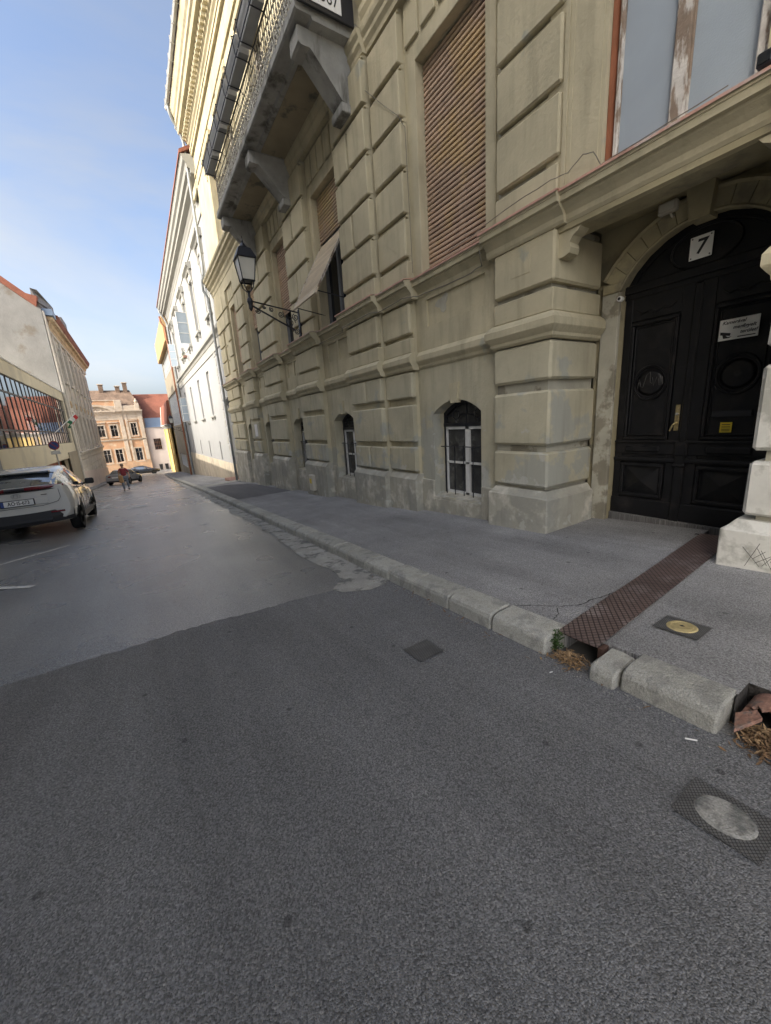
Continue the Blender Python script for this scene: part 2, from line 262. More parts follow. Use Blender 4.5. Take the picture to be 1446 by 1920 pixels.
# ---------------------------------------------------------------- mesh helpers
ORG = {}
JIT = {'rusticated_block': .0045, 'plinth': .004, 'base_course': .004, 'pedestal_block': .002, 'bracket': .004, 'frieze_block': .003}
class MB:
    def __init__(s): s.v = []; s.f = []
    def add(s, vs, fs):
        o = len(s.v); s.v += [tuple(v) for v in vs]; s.f += [tuple(i + o for i in f) for f in fs]; return s
    def box(s, x0, x1, y0, y1, z0, z1):
        return s.add([(x0,y0,z0),(x1,y0,z0),(x1,y1,z0),(x0,y1,z0),(x0,y0,z1),(x1,y0,z1),(x1,y1,z1),(x0,y1,z1)],
                     [(3,2,1,0),(4,5,6,7),(0,1,5,4),(1,2,6,5),(2,3,7,6),(3,0,4,7)])
    def cbox(s, x0, x1, y0, y1, z0, z1, c):
        """box with all edges chamfered"""
        x0, x1 = min(x0,x1), max(x0,x1); y0, y1 = min(y0,y1), max(y0,y1); z0, z1 = min(z0,z1), max(z0,z1)
        c = min(c, (x1-x0)*.45, (y1-y0)*.45, (z1-z0)*.45)
        vs = []; idx = {}
        for i, X in enumerate((x0, x1)):
            for j, Y in enumerate((y0, y1)):
                for k, Z in enumerate((z0, z1)):
                    sx, sy, sz = (1, -1)[i], (1, -1)[j], (1, -1)[k]
                    idx[i,j,k,0] = len(vs); vs.append((X, Y+sy*c, Z+sz*c))
                    idx[i,j,k,1] = len(vs); vs.append((X+sx*c, Y, Z+sz*c))
                    idx[i,j,k,2] = len(vs); vs.append((X+sx*c, Y+sy*c, Z))
        fs = []
        for i in (0,1): fs.append(tuple(idx[i,j,k,0] for j,k in ((0,0),(1,0),(1,1),(0,1))))
        for j in (0,1): fs.append(tuple(idx[i,j,k,1] for i,k in ((0,0),(1,0),(1,1),(0,1))))
        for k in (0,1): fs.append(tuple(idx[i,j,k,2] for i,j in ((0,0),(1,0),(1,1),(0,1))))
        for i in (0,1):
            for j in (0,1): fs.append((idx[i,j,0,0], idx[i,j,0,1], idx[i,j,1,1], idx[i,j,1,0]))
            for k in (0,1): fs.append((idx[i,0,k,0], idx[i,0,k,2], idx[i,1,k,2], idx[i,1,k,0]))
        for j in (0,1):
            for k in (0,1): fs.append((idx[0,j,k,1], idx[0,j,k,2], idx[1,j,k,2], idx[1,j,k,1]))
        for i in (0,1):
            for j in (0,1):
                for k in (0,1): fs.append((idx[i,j,k,0], idx[i,j,k,1], idx[i,j,k,2]))
        return s.add(vs, fs)
    def extrude(s, pts, vec):
        """closed polygon pts (3D) extruded by vec"""
        n = len(pts); vec = Vector(vec)
        vs = [tuple(p) for p in pts] + [tuple(Vector(p) + vec) for p in pts]
        fs = [tuple(range(n)), tuple(reversed(range(n, 2*n)))] + [(i, (i+1) % n, (i+1) % n + n, i + n) for i in range(n)]
        return s.add(vs, fs)
    def tube(s, pts, r, n=6, close=False):
        pts = [Vector(p) for p in pts]; rs = r if isinstance(r, (list, tuple)) else [r] * len(pts)
        vs = []; N = len(pts); prev = None
        for i, p in enumerate(pts):
            d = (pts[min(i+1, N-1)] - pts[max(i-1, 0)])
            if close: d = pts[(i+1) % N] - pts[i-1]
            d = d.normalized() if d.length > 1e-9 else Vector((0,0,1))
            a = Vector((0,0,1)) if abs(d.z) < 0.9 else Vector((1,0,0))
            if prev is not None:
                u = (prev - d * prev.dot(d)); u = u.normalized() if u.length > 1e-6 else d.cross(a).normalized()
            else: u = d.cross(a).normalized()
            prev = u; w = d.cross(u)
            for k in range(n):
                t = 2*math.pi*k/n; vs.append(tuple(p + (u*math.cos(t) + w*math.sin(t)) * rs[i]))
        fs = []
        for i in range(N if close else N-1):
            j = (i+1) % N
            for k in range(n): fs.append((i*n+k, i*n+(k+1)%n, j*n+(k+1)%n, j*n+k))
        if not close: fs += [tuple(reversed(range(n))), tuple(range((N-1)*n, N*n))]
        return s.add(vs, fs)
    def lathe(s, prof, c, n=16, axis='z', sq=False):
        """prof: list of (r, h) ; axis along z (or x/y)"""
        vs = []
        for r, h in prof:
            for k in range(n):
                t = 2*math.pi*k/n + (math.pi/n if sq else 0)
                a, b = r*math.cos(t), r*math.sin(t)
                vs.append({'z': (c[0]+a, c[1]+b, c[2]+h), 'x': (c[0]+h, c[1]+a, c[2]+b), 'y': (c[0]+a, c[1]+h, c[2]+b)}[axis])
        fs = []
        for i in range(len(prof)-1):
            for k in range(n): fs.append((i*n+k, i*n+(k+1)%n, (i+1)*n+(k+1)%n, (i+1)*n+k))
        fs += [tuple(reversed(range(n))), tuple(range((len(prof)-1)*n, len(prof)*n))]
        return s.add(vs, fs)
    def grid(s, rows):
        n = len(rows[0]); vs = [p for r in rows for p in r]
        fs = [(i*n+j, i*n+j+1, (i+1)*n+j+1, (i+1)*n+j) for i in range(len(rows)-1) for j in range(n-1)]
        return s.add(vs, fs)
    def build(s, name, material, parent=None, smooth=False, local=False, fixn=True):
        me = bpy.data.meshes.new(name)
        o = ORG.get(parent.name, Vector((0,0,0))) if (parent and not local) else Vector((0,0,0))
        me.from_pydata([(v[0]-o.x, v[1]-o.y, v[2]-o.z) for v in s.v], [], s.f)
        if fixn:
            bm = bmesh.new(); bm.from_mesh(me); bmesh.ops.recalc_face_normals(bm, faces=bm.faces); bm.to_mesh(me); bm.free()
        if name in JIT:
            for v in me.vertices: v.co += Vector((random.uniform(-JIT[name], JIT[name]), random.uniform(-JIT[name], JIT[name]), random.uniform(-JIT[name], JIT[name])))
        if smooth:
            for p in me.polygons: p.use_smooth = True
        me.materials.append(material)
        ob = bpy.data.objects.new(name, me); COL.objects.link(ob)
        if parent: ob.parent = parent; ORG[ob.name] = o
        return ob
def empty(name, loc=(0,0,0), rotz=0.0):
    e = bpy.data.objects.new(name, None); COL.objects.link(e); e.location = loc; e.rotation_euler = (0,0,rotz)
    e.empty_display_size = 0.2; ORG[e.name] = Vector(loc); return e
def tag(o, label=None, cat=None, group=None, kind=None):
    if label: o['label'] = label
    if cat: o['category'] = cat
    if group: o['group'] = group
    if kind: o['kind'] = kind
    return o
def text_mesh(body, size, name, material, parent, mtx, local=True, shear=0.0, extr=0.0006, align='CENTER', xscale=1.0, bold=0.0):
    cu = bpy.data.curves.new(name, 'FONT'); cu.body = body; cu.size = size; cu.extrude = extr; cu.shear = shear; cu.offset = bold
    cu.align_x = align; cu.align_y = 'CENTER'; cu.resolution_u = 3
    t = bpy.data.objects.new(name + '_tmp', cu); COL.objects.link(t)
    bpy.context.view_layer.update(); dg = bpy.context.evaluated_depsgraph_get()
    me = bpy.data.meshes.new_from_object(t.evaluated_get(dg)); bpy.data.objects.remove(t); bpy.data.curves.remove(cu)
    me.transform(Matrix.Diagonal((xscale, 1, 1, 1))); me.transform(mtx)
    if parent and not local: me.transform(Matrix.Translation(-ORG.get(parent.name, Vector((0,0,0)))))
    me.materials.clear(); me.materials.append(material); me.name = name
    o = bpy.data.objects.new(name, me); COL.objects.link(o)
    if parent: o.parent = parent; ORG[o.name] = ORG.get(parent.name, Vector((0,0,0)))
    return o
def frame_negx(x, y, z):
    """text frame on a wall facing -X: text right = -Y, up = Z, out = -X"""
    return Matrix(((0, 0, -1, x), (-1, 0, 0, y), (0, 1, 0, z), (0, 0, 0, 1)))
def frame_negy(x, y, z):
    """text frame on a face looking to -Y: right = +X, up = Z"""
    return Matrix(((1, 0, 0, x), (0, 0, -1, y), (0, 1, 0, z), (0, 0, 0, 1)))

class Fac:
    """a facade in (a, z, d): a along the wall, d depth into it"""
    def __init__(s, T): s.T = T
    def boxm(s, mb, a0, a1, z0, z1, d0, d1, c=0):
        p = s.T(a0, z0, d0); q = s.T(a1, z1, d1)
        x0, x1 = sorted((p[0], q[0])); y0, y1 = sorted((p[1], q[1]))
        if c: mb.cbox(x0, x1, y0, y1, z0, z1, c)
        else: mb.box(x0, x1, y0, y1, z0, z1)
        return mb
    def box(s, name, m, parent, a0, a1, z0, z1, d0, d1, c=0): return s.boxm(MB(), a0, a1, z0, z1, d0, d1, c).build(name, m, parent)
    def prof(s, name, m, parent, a0, a1, pts, d=0.0):
        mb = MB(); s.profm(mb, a0, a1, pts, d); return mb.build(name, m, parent)
    def profm(s, mb, a0, a1, pts, d=0.0):
        P = [Vector(s.T(a0, z, d + dd)) for dd, z in pts]; Q = Vector(s.T(a1, pts[0][1], d + pts[0][0])) - P[0]
        mb.extrude(P, Q)
    def wallm(s, mb, a0, a1, z0, z1, d0, d1, ops):
        """wall sheet at d0 with reveals to d1; ops: (a0,a1,z0,z1,rise) rise = arch rise inside the z range"""
        As = sorted({a0, a1, *[min(max(o[i], a0), a1) for o in ops for i in (0,1)]}); Zs = sorted({z0, z1, *[min(max(o[i], z0), z1) for o in ops for i in (2,3)]})
        T = s.T
        for i in range(len(As)-1):
            for j in range(len(Zs)-1):
                ca, cz = (As[i]+As[i+1])/2, (Zs[j]+Zs[j+1])/2
                if any(o[0] < ca < o[1] and o[2] < cz < o[3] for o in ops): continue
                mb.add([T(As[i],Zs[j],d0),T(As[i+1],Zs[j],d0),T(As[i+1],Zs[j+1],d0),T(As[i],Zs[j+1],d0)],[(0,1,2,3)])
        for o in ops:
            p0, p1, q0, q1 = o[:4]; rise = o[4] if len(o) > 4 else 0; dd = o[5] if len(o) > 5 else d1
            top = q1 - rise
            pts = [(p0, q0), (p0, top)]
            if rise:
                h = (p1-p0)/2; r = (h*h + rise*rise)/(2*rise); cz = q1 - r; N = 10; half = math.asin(min(1, h/r))
                arc = [((p0+p1)/2 + r*math.sin(-half + 2*half*k/N), cz + r*math.cos(-half + 2*half*k/N)) for k in range(N+1)]
                pts += arc[1:-1]
                for k in range(N):
                    mb.add([T(arc[k][0],arc[k][1],d0),T(arc[k+1][0],arc[k+1][1],d0),T(arc[k+1][0],q1,d0),T(arc[k][0],q1,d0)],[(0,1,2,3)])
            pts += [(p1, top), (p1, q0)]
            for k in range(len(pts)):
                A, B = pts[k], pts[(k+1) % len(pts)]
                mb.add([T(A[0],A[1],d0),T(B[0],B[1],d0),T(B[0],B[1],dd),T(A[0],A[1],dd)],[(0,1,2,3)])
    def wall(s, name, m, parent, *a): mb = MB(); s.wallm(mb, *a); return mb.build(name, m, parent, fixn=False)
def arcpts(c, h, q1, rise, N=12, k0=0, k1=None):
    r = (h*h + rise*rise)/(2*rise); cz = q1 - r; half = math.asin(min(1, h/r))
    return [(c + r*math.sin(-half + 2*half*k/N), cz + r*math.cos(-half + 2*half*k/N)) for k in range(N+1)]
# ================================================================ THE SETTING
def frange(a, b, st):
    out = []; v = a
    while v < b - 1e-6: out.append(v); v += st
    return out + [b]
def sheet(name, m, xs, ys, zf, kind='structure'):
    mb = MB(); mb.grid([[(x, y, zf(y, x)) for x in xs] for y in ys]); o = mb.build(name, m, fixn=False)
    for p in o.data.polygons: p.use_smooth = True
    if kind: o['kind'] = kind
    return o
ys_g = [-400, -60, -25] + frange(-20, 80, 2.0) + [90, 120, 200, 500, 1500]
sheet('ground', M['ground'], [-900, -60, -20, -4.4, -3, -2, -1, -0.4, 0, 2, 4, 20, 60, 900], ys_g, lambda y, x: road_z(y, x) - 0.03)
ys_r = frange(-12, 64, 0.5)
road = sheet('road', M['asphalt_old'], [-3.7, -3, -2.4, -1.8, -1.2, -0.8, -0.4, 0, 0.6, 1.2, 1.7, 2.3], ys_r, lambda y, x: road_z(y, x))
sheet('cross_street', M['asphalt_old'], [-40, -20, -10, -4.4, -3, -2, -1, -.4, 0, 4, 10, 20, 40], frange(64.0, 86, 1.0), lambda y, x: road_z(y, x))
# the newer, darker asphalt the camera stands on, with its seam
mb = MB(); rows = []
random.seed(3)
for x in frange(-3.7, 2.2, 0.05):
    ye = 3.90 - 0.10 * max(0, x) - 0.05 * max(0, x - 1.4) - 0.09 * max(0, -x) + 0.008 * math.sin(x * 7.1) + random.uniform(-.016, .016)
    rows.append([(x, y, road_z(y, x) + 0.004) for y in [-12, -6, -3, -1, 0, 1, 2, 3, ye]])
mb.grid(rows); o = mb.build('resurfaced_road', M['asphalt_new'], fixn=False); o['kind'] = 'structure'
for p in o.data.polygons: p.use_smooth = True
# ragged concrete gutter strip beside the kerb
ed = [(2.06, 3.46), (1.86, 3.44), (1.70, 3.52), (1.56, 3.62), (1.53, 3.74), (1.64, 3.88), (1.75, 3.98), (1.80, 4.2), (1.82, 4.45), (1.76, 4.9), (1.73, 5.35), (1.78, 5.9), (1.79, 6.42), (1.86, 7.0), (1.88, 7.4)]
y = 7.9
while y < 40: ed.append((1.87 + random.uniform(-.07, .07), y)); y += 0.45
ed2 = []
for (x, y), (x2, y2) in zip(ed, ed[1:]):
    ed2 += [(x, y), ((x+x2)/2 + random.uniform(-.025, .025), (y+y2)/2)]
mb = MB(); mb.grid([[(x, y, road_z(y, x) + 0.0075), ((x+2.15)/2, max(y, 3.5), road_z(y) + 0.010), (2.15, max(y, 3.52), road_z(y) + 0.011)] for x, y in ed2])
o = mb.build('gutter_strip', M['gutter'], fixn=False); o['kind'] = 'structure'

# pavement (right), with the drain channel slot
XS = [2.375, 2.6, 3.0, 3.6, 4.2, 4.8, 5.4, 6.3]
slotS = lambda x: 1.205 + (x - 2.27) * 0.068
slotN = lambda x: 1.455 + (x - 2.27) * 0.076
def wz(y, x): return walk_z(y, x)
mb = MB()
def strip(f0, f1, n):
    rows = []
    for i in range(n + 1):
        t = i / n; rows.append([(x, f0(x)*(1-t) + f1(x)*t, wz(f0(x)*(1-t) + f1(x)*t, x)) for x in XS])
    mb.grid(rows)
strip(lambda x: -12, lambda x: 0.27, 12)
XS2 = XS; XS = [2.52, 2.7, 3.0, 3.6, 4.2, 4.8, 5.4, 6.3]; strip(lambda x: 0.27, lambda x: 0.515, 2); XS = XS2
strip(lambda x: 0.515, slotS, 3); strip(slotN, lambda x: 20.0, 36); strip(lambda x: 20.0, lambda x: 50.0, 30); strip(lambda x: 50.0, lambda x: 64.0, 10)
# cut faces of the slot and of the gully opening, and the outer edge
for f, sgn in ((slotS, 1), (slotN, -1)):
    mb.grid([[(x, f(x), wz(f(x), x)) for x in XS], [(x, f(x), wz(f(x), x) - 0.22) for x in XS]])
for y0, y1 in ((-12, .27), (.515, 1.21), (1.46, 64)):
    yy = frange(y0, y1, 1.0); mb.grid([[(2.376, y, wz(y, 2.34)) for y in yy], [(2.376, y, road_z(y) - .02) for y in yy]])
o = mb.build('pavement', M['walk'], fixn=False); o['kind'] = 'structure'
mb = MB(); mb.grid([[(2.52, .27, wz(.27, 2.5)), (2.52, .39, wz(.39, 2.5)), (2.52, .515, wz(.515, 2.5))], [(2.56, .27, -.1), (2.55, .39, -.1), (2.56, .515, -.1)]])
for yy in (.27, .515): mb.grid([[(2.34, yy, wz(yy, 2.4)), (2.52, yy, wz(yy, 2.5))], [(2.34, yy, -.12), (2.56, yy, -.12)]])
o = mb.build('gully_hole', M['gully'], fixn=False); o['kind'] = 'structure'
mb = MB(); mb.grid([[(x, slotS(x) - .05, wz(1.3, x) - 0.2), (x, slotN(x) + .05, wz(1.3, x) - 0.2)] for x in [2.2, 3, 4, 5.3]]); mb.box(5.28, 5.32, 1.3, 1.75, -.2, .07)
o = mb.build('drain_channel', M['void'], fixn=False); o['kind'] = 'structure'
# darker repair patch further down the pavement
pp = [(2.46, 13.1), (3.3, 13.3), (4.2, 13.2), (4.36, 14), (4.30, 16), (4.3, 18.9), (3.7, 20.2), (2.7, 20.6), (2.44, 17.5)]
mb = MB(); mb.grid([[(x0 + (x1-x0)*t, y, wz(y, x0 + (x1-x0)*t) + .004) for t in (0, .25, .5, .75, 1)] for y, x0, x1 in ((13.15, 2.40, 4.22), (14, 2.4, 4.24), (16, 2.41, 4.22), (18, 2.39, 4.22), (19.4, 2.41, 4.1), (20.5, 2.4, 3.4))])
o = mb.build('pavement_repair', M['walk_dark'], fixn=False); o['kind'] = 'structure'
# pale concrete crossing strip on the pavement beyond the patch, where the far entrance is
mb = MB(); mb.grid([[(x, y0 + (x - 2.4) * .3, wz(y0, x) + .0045) for x in (2.4, 3.2, 4.0, 4.5)] for y0 in (21.2, 22.0, 22.8)])
o = mb.build('concrete_crossing', M['kerb'], fixn=False); o['kind'] = 'structure'
# left pavement
mb = MB(); yy = frange(-12, 64, 1.0)
mb.grid([[(x, y, road_z(y, -3.7) + h) for x, h in ((-3.68, -.03), (-3.68, .10), (-3.72, .12), (-4.2, .125), (-6.0, .14))] for y in yy])
o = mb.build('left_pavement', M['walk'], fixn=False); o['kind'] = 'structure'

# kerb stones
kerb = empty('kerb', (2.25, 1.5, 0)); kerb['kind'] = 'structure'
def kerb_stone(y0, y1, x0=2.135, h=0.14, lean=0.0, worn=0.0, name='kerb_stone'):
    prof = [(x0, -.06), (x0 + .008, h*.66), (x0 + .020, h*.86), (x0 + .045, h*.97), (x0 + .085, h + .004), (x0 + .25, h + .008), (x0 + .25, -.06)]
    mb = MB(); c = 0.012
    rows = []
    for t, ins in ((0, c), (c, 0), ((y1-y0)*.5, 0), (y1-y0-c, 0), (y1-y0, c)):
        y = y0 + t; z = road_z(y)
        rows.append([(px + (ins if i < 5 else 0) + lean*t, y, z + pz - (ins if 1 <= i < 6 else 0) + random.uniform(-worn, worn)) for i, (px, pz) in enumerate(prof)])
    mb.grid(rows); n = len(prof)
    mb.add(rows[0], [tuple(range(n))]); mb.add(rows[-1], [tuple(reversed(range(n)))])
    o = mb.build(name, M['kerb'], kerb); return o
ks = [1.475, 1.98, 2.50, 3.06, 3.52, 4.07, 4.59, 5.02, 5.64]
while ks[-1] < 44: ks.append(ks[-1] + 0.54 + random.uniform(-.06, .06))
for a, b in zip(ks, ks[1:]): kerb_stone(a + .008, b - .008, 2.135 + random.uniform(-.006, .006), 0.14 + random.uniform(-.005, .005), random.uniform(-.006, .006), .003)
kerb_stone(0.525, 0.985, 2.15, 0.14, .01, .004); kerb_stone(1.0, 1.155, 2.115, 0.110, 0, .008)
for a, b in ((-.28, .27), (-.84, -.29), (-1.4, -.85)): kerb_stone(a, b, 2.14, .135)
# hairline cracks in the pavement and the old road
def crack(pts, zf, w=.004, name='crack'):
    mb = MB(); P = []
    for (x0, y0), (x1, y1) in zip(pts, pts[1:]):
        for k in range(5): t = k/5; P.append((x0 + (x1-x0)*t + random.uniform(-.012, .012), y0 + (y1-y0)*t + random.uniform(-.012, .012)))
    P.append(pts[-1]); rows = []
    for i, (x, y) in enumerate(P):
        ww = w * random.uniform(.4, 1.2); rows.append([(x, y - ww, zf(y, x) + .0035), (x, y + ww, zf(y, x) + .0035)])
    mb.grid(rows); o = mb.build(name, M['void'], fixn=False); o['kind'] = 'structure'
crack([(2.40, 1.95), (2.62, 1.72), (2.75, 1.62), (3.0, 1.58), (3.2, 1.54)], wz); crack([(2.62, 1.72), (2.5, 1.62), (2.4, 1.60)], wz, .003); crack([(2.75, 1.62), (2.80, 1.52)], wz, .003)
mb = MB()
mb.grid([[(px, y, road_z(y) + pz) for px, pz in ((2.135, -.05), (2.15, .1), (2.2, .14), (2.36, .145))] for y in frange(ks[-1], 62, 1.0)])
o = mb.build('far_kerb', M['kerb'], kerb, fixn=False); o['kind'] = 'stuff'

# road markings
def mark(pts, name='road_marking'):
    mb = MB(); mb.add([(x, y, road_z(y, x) + .0065) for x, y in pts], [tuple(range(len(pts)))]); o = mb.build(name, M['marking'], fixn=False); o['kind'] = 'structure'
def mline(p, q, w):
    d = (Vector(q) - Vector(p)).normalized(); n = Vector((-d.y, d.x)) * w / 2
    mark([tuple(Vector(p)+n), tuple(Vector(q)+n), tuple(Vector(q)-n), tuple(Vector(p)-n)])
mline((-2.9, 8.65), (-1.65, 10.25), .07); mline((-2.4, 7.55), (-1.63, 6.98), .10)
mline((-.87, 17.0), (-.15, 17.2), .34); mline((.9, 10.16), (1.05, 10.12), .12)
mline((-1.69, 18.4), (-1.5, 19.9), .16); mline((-1.55, 22.4), (-1.35, 24.3), .18)

# ================================================================ HOUSE NO. 7
H = empty('apartment_house', (4.6, 10.0, -0.6))
tag(H, 'khaki rusticated stucco apartment house with balcony, roller shutters and black arched entrance door', 'house')
F = Fac(lambda a, z, d: (d, a, z))
SEG = [  # a0, a1, plane X, kind
    (-3.1, -2.0, 4.30, 'pierBl'), (-2.0, -1.75, 4.42, 'pierBr'), (-1.75, 0.13, 4.57, 'bay'), (0.13, 1.15, 4.42, 'pierA'), (1.15, 3.12, 4.47, 'porch'), (3.12, 4.03, 4.42, 'pierA'),
    (4.03, 5.98, 4.57, 'bay'), (5.98, 6.90, 4.42, 'pierBr'), (6.90, 8.20, 4.30, 'pierBl'), (8.20, 9.98, 4.50, 'bay'),
    (9.98, 11.50, 4.30, 'pier'), (11.50, 13.15, 4.50, 'bay'), (13.15, 15.0, 4.30, 'pier'), (15.0, 16.6, 4.50, 'bay'),
    (16.6, 17.9, 4.30, 'pier'), (17.9, 19.6, 4.50, 'bay'), (19.6, 22.3, 4.36, 'pierE')]
CORN = [(.12, 3.60), (0, 3.60), (-.02, 3.63), (-.025, 3.68), (-.06, 3.72), (-.10, 3.755), (-.105, 3.775), (-.15, 3.78), (-.155, 3.835), (-.165, 3.84), (-.17, 3.875), (.12, 3.92)]
STRG = [(.12, 2.44), (-.005, 2.44), (-.03, 2.47), (-.04, 2.51), (-.08, 2.56), (-.09, 2.58), (-.09, 2.66), (-.05, 2.705), (-.01, 2.74), (.12, 2.74)]
ROWS_LOW = [(.57, 1.045), (1.14, 1.835), (1.965, 2.42)]
ROWS_UP = [(4.305, 4.875), (4.955, 5.54), (5.62, 6.22), (6.30, 6.905)]
def plinth_top(a): return 0.44
# masonry mass behind everything (back wall and party walls), simple, closes the house
mb = MB(); mb.box(5.76, 13.0, -3.1, 22.25, -2.2, 15.4); mb.build('rear_mass', M['plaster'], H)
F.box('ground_storey_slab', M['porch'], H, -3.1, 22.28, 7.9, 8.05, 4.75, 5.8)
for a0, a1, X, kind in SEG:
    w0 = walk_z((a0+a1)/2, 4.4)
    mid = (a0+a1)/2
    if kind.startswith('pier'):
        core = .085
        pier = empty('pier', (X, mid, w0)); pier.parent = H; pier.location = Vector((X, mid, w0)) - ORG[H.name]
        isA = kind == 'pierA'; deep = 5.46 if isA else 4.75
        # core
        mb = MB(); mb.box(X + core, deep, a0 + (core if isA and a0 > 2 else 0.0), a1 - (core if isA and a0 < 2 else 0.0), w0 - .8, 3.7)
        mb.box(X + core, 4.75, a0 + .03, a1 - .01, 3.7, 8.0); mb.build('pier_core', M['jamb'] if isA else M['plaster'], pier)
        # plinth with sloping top
        pt = plinth_top(mid); e0 = .05; z00 = walk_z(a1, 4.3) - .25
        prof = [(-.055, z00), (-.055, pt - .02), (-.045, pt), (.02, pt + .075), (.05, pt + .09), (.2, pt + .09), (.2, z00)]
        if isA:
            mb = MB(); s = 1 if a0 > 2 else -1
            i0, i1 = (a0 - .06, a1 + .05) if s > 0 else (a0 - .05, a1 + .11)
            mb.cbox(X - .06, 5.42, i0, i1, z00, pt, .012)
            j0, j1 = (a0 - .045, a1 + .04) if s > 0 else (a0 - .04, a1 + .095)
            vs = [(X-.045, j0, pt-.01), (5.40, j0, pt-.01), (5.40, j1, pt-.01), (X-.045, j1, pt-.01), (X+.02, j0+.065, pt+.085), (5.40, j0+.065, pt+.085), (5.40, j1-.065, pt+.085), (X+.02, j1-.065, pt+.085)]
            mb.add(vs, [(0,1,5,4),(1,2,6,5),(2,3,7,6),(3,0,4,7),(4,5,6,7),(3,2,1,0)])
            mb.build('plinth', M['plinth'] if s > 0 else M['plinth_pale'], pier)
        else: F.prof('plinth', M['plinth'], pier, a0 - .04, a1 + (.04 if kind != 'pierE' else 0), prof, X)
        # lower rustication
        for k, (z0, z1) in enumerate(ROWS_LOW):
            if isA:
                mb = MB(); mb.cbox(X, 5.42, a0, a1, z0, z1, .028)
                mb.build('rusticated_block', M['plaster_low'] if a0 > 2 else M['plinth_pale'], pier)
            else:
                cols = [(a0, a1)]
                if kind in ('pier', 'pierBl') and k in (0, 2): sp = a0 + (a1-a0) * .47; cols = [(a0, sp - .022), (sp + .022, a1)]
                if kind == 'pierE': cols = [(a0, a0 + 1.3), (a0 + 1.45, a1)]
                for c0, c1 in cols:
                    F.box('rusticated_block', M['plaster_low'], pier, c0 + .004, c1 - .004, z0, z1, X + random.uniform(-.003, .003), X + .16, .024)
        # frieze block, panel block
        e = .0
        if isA:
            mb = MB(); mb.cbox(X + .006, 5.42, a0 + .006, a1 - .006, 2.745, 3.0, .01); mb.build('frieze_block', M['plaster'], pier)
            mb = MB(); mb.cbox(X, 5.42, a0, a1, 3.065, 3.60, .024); mb.build('rusticated_block', M['plaster'], pier)
        else:
            F.box('frieze_block', M['plaster'], pier, a0 + .006, a1 - .006, 2.745, 3.0, X + .004, X + .16, .012)
            cols = [(a0, a1)]
            if kind == 'pierE': cols = [(a0, a0 + 1.3), (a0 + 1.45, a1)]
            for c0, c1 in cols: F.box('rusticated_block', M['plaster'], pier, c0 + .01, c1 - .01, 3.065, 3.57, X, X + .16, .026)
        # upper pedestal and rustication
        F.box('pedestal_block', M['plaster'], pier, a0 + .01, a1 - .01, 3.9, 4.235, X + .012, X + .16, .012)
        rows = ROWS_UP + [(6.985, 7.60)]
        for k, (z0, z1) in enumerate(rows):
            cols = [(a0 + .02, a1 - .03)]
            if kind in ('pier', 'pierBl') and k % 2 == 1: sp = a0 + (a1-a0) * .52; cols = [(a0 + .02, sp - .03), (sp + .03, a1 - .03)]
            if kind == 'pierE': cols = [(a0 + .02, a0 + .75), (a0 + 1.55, a0 + 2.0), (a0 + 2.08, a1 - .02)] if z1 < 6.8 else [(a0 + .02, a0 + .75), (a0 + .8, a1 - .02)]
            if isA: cols = [(a0 + (.0 if a0 > 2 else .03), a1 - (.03 if a0 > 2 else .0))]
            for c0, c1 in cols:
                F.box('rusticated_block', M['plaster'], pier, c0, c1, z0, z1, X + random.uniform(-.002, .002), X + .14, .018)
                # thin stepped fillet that lies in each joint
            F.box('joint_fillet', M['plaster'], pier, a0 + .025, a1 - .035, z1 + .022, z1 + .050, X + .052, X + .14)
        if isA:
            s = 1 if a0 > 2 else -1; e_ = a0 if s > 0 else a1
            for q, (w, dx) in enumerate(((.0, .03), (.05, .045))):
                b0 = e_ - s * (.02 + w); b1 = b0 - s * .045
                F.box('vertical_fillet', M['plaster'], pier, min(b0, b1), max(b0, b1), 3.95, 7.6, X + dx, X + .2)
    # horizontal mouldings follow every break of the plan
    F.prof('cornice', M['plaster'], H, a0 - (0.11 if kind.startswith('pier') else 0), a1 + (0.11 if kind.startswith('pier') else 0), CORN, X)
    fl = [(-.185, 3.862), (-.185, 3.886), (.12, 3.935), (.12, 3.925), (-.17, 3.880)]
    F.prof('ledge_flashing', M['flash'], H, a0 - (0.125 if kind.startswith('pier') else -.1), a1 + (0.125 if kind.startswith('pier') else -.1), fl, X)
    if kind == 'pierA':
        mb = MB()
        s0 = a0 - .08 if a0 > 2 else a0 - .06; s1 = a1 + .06 if a0 > 2 else a1 + .08
        pr = [(-.02, 2.435), (.005, 2.44), (.03, 2.465), (.035, 2.50), (.06, 2.53), (.085, 2.565), (.09, 2.575), (.09, 2.655), (.06, 2.70), (.012, 2.738), (-.02, 2.744)]
        mb.grid([[(5.42, a0 - o_, z), (X - o_, a0 - o_, z), (X - o_, a1 + o_, z), (5.42, a1 + o_, z)] for o_, z in pr])
        mb.build('string_course', M['plaster'], H)
    elif kind != 'porch':
        F.prof('string_course', M['plaster'], H, a0 - (.07 if kind.startswith('pier') else 0), a1 + (.07 if kind.startswith('pier') else 0), STRG, X)

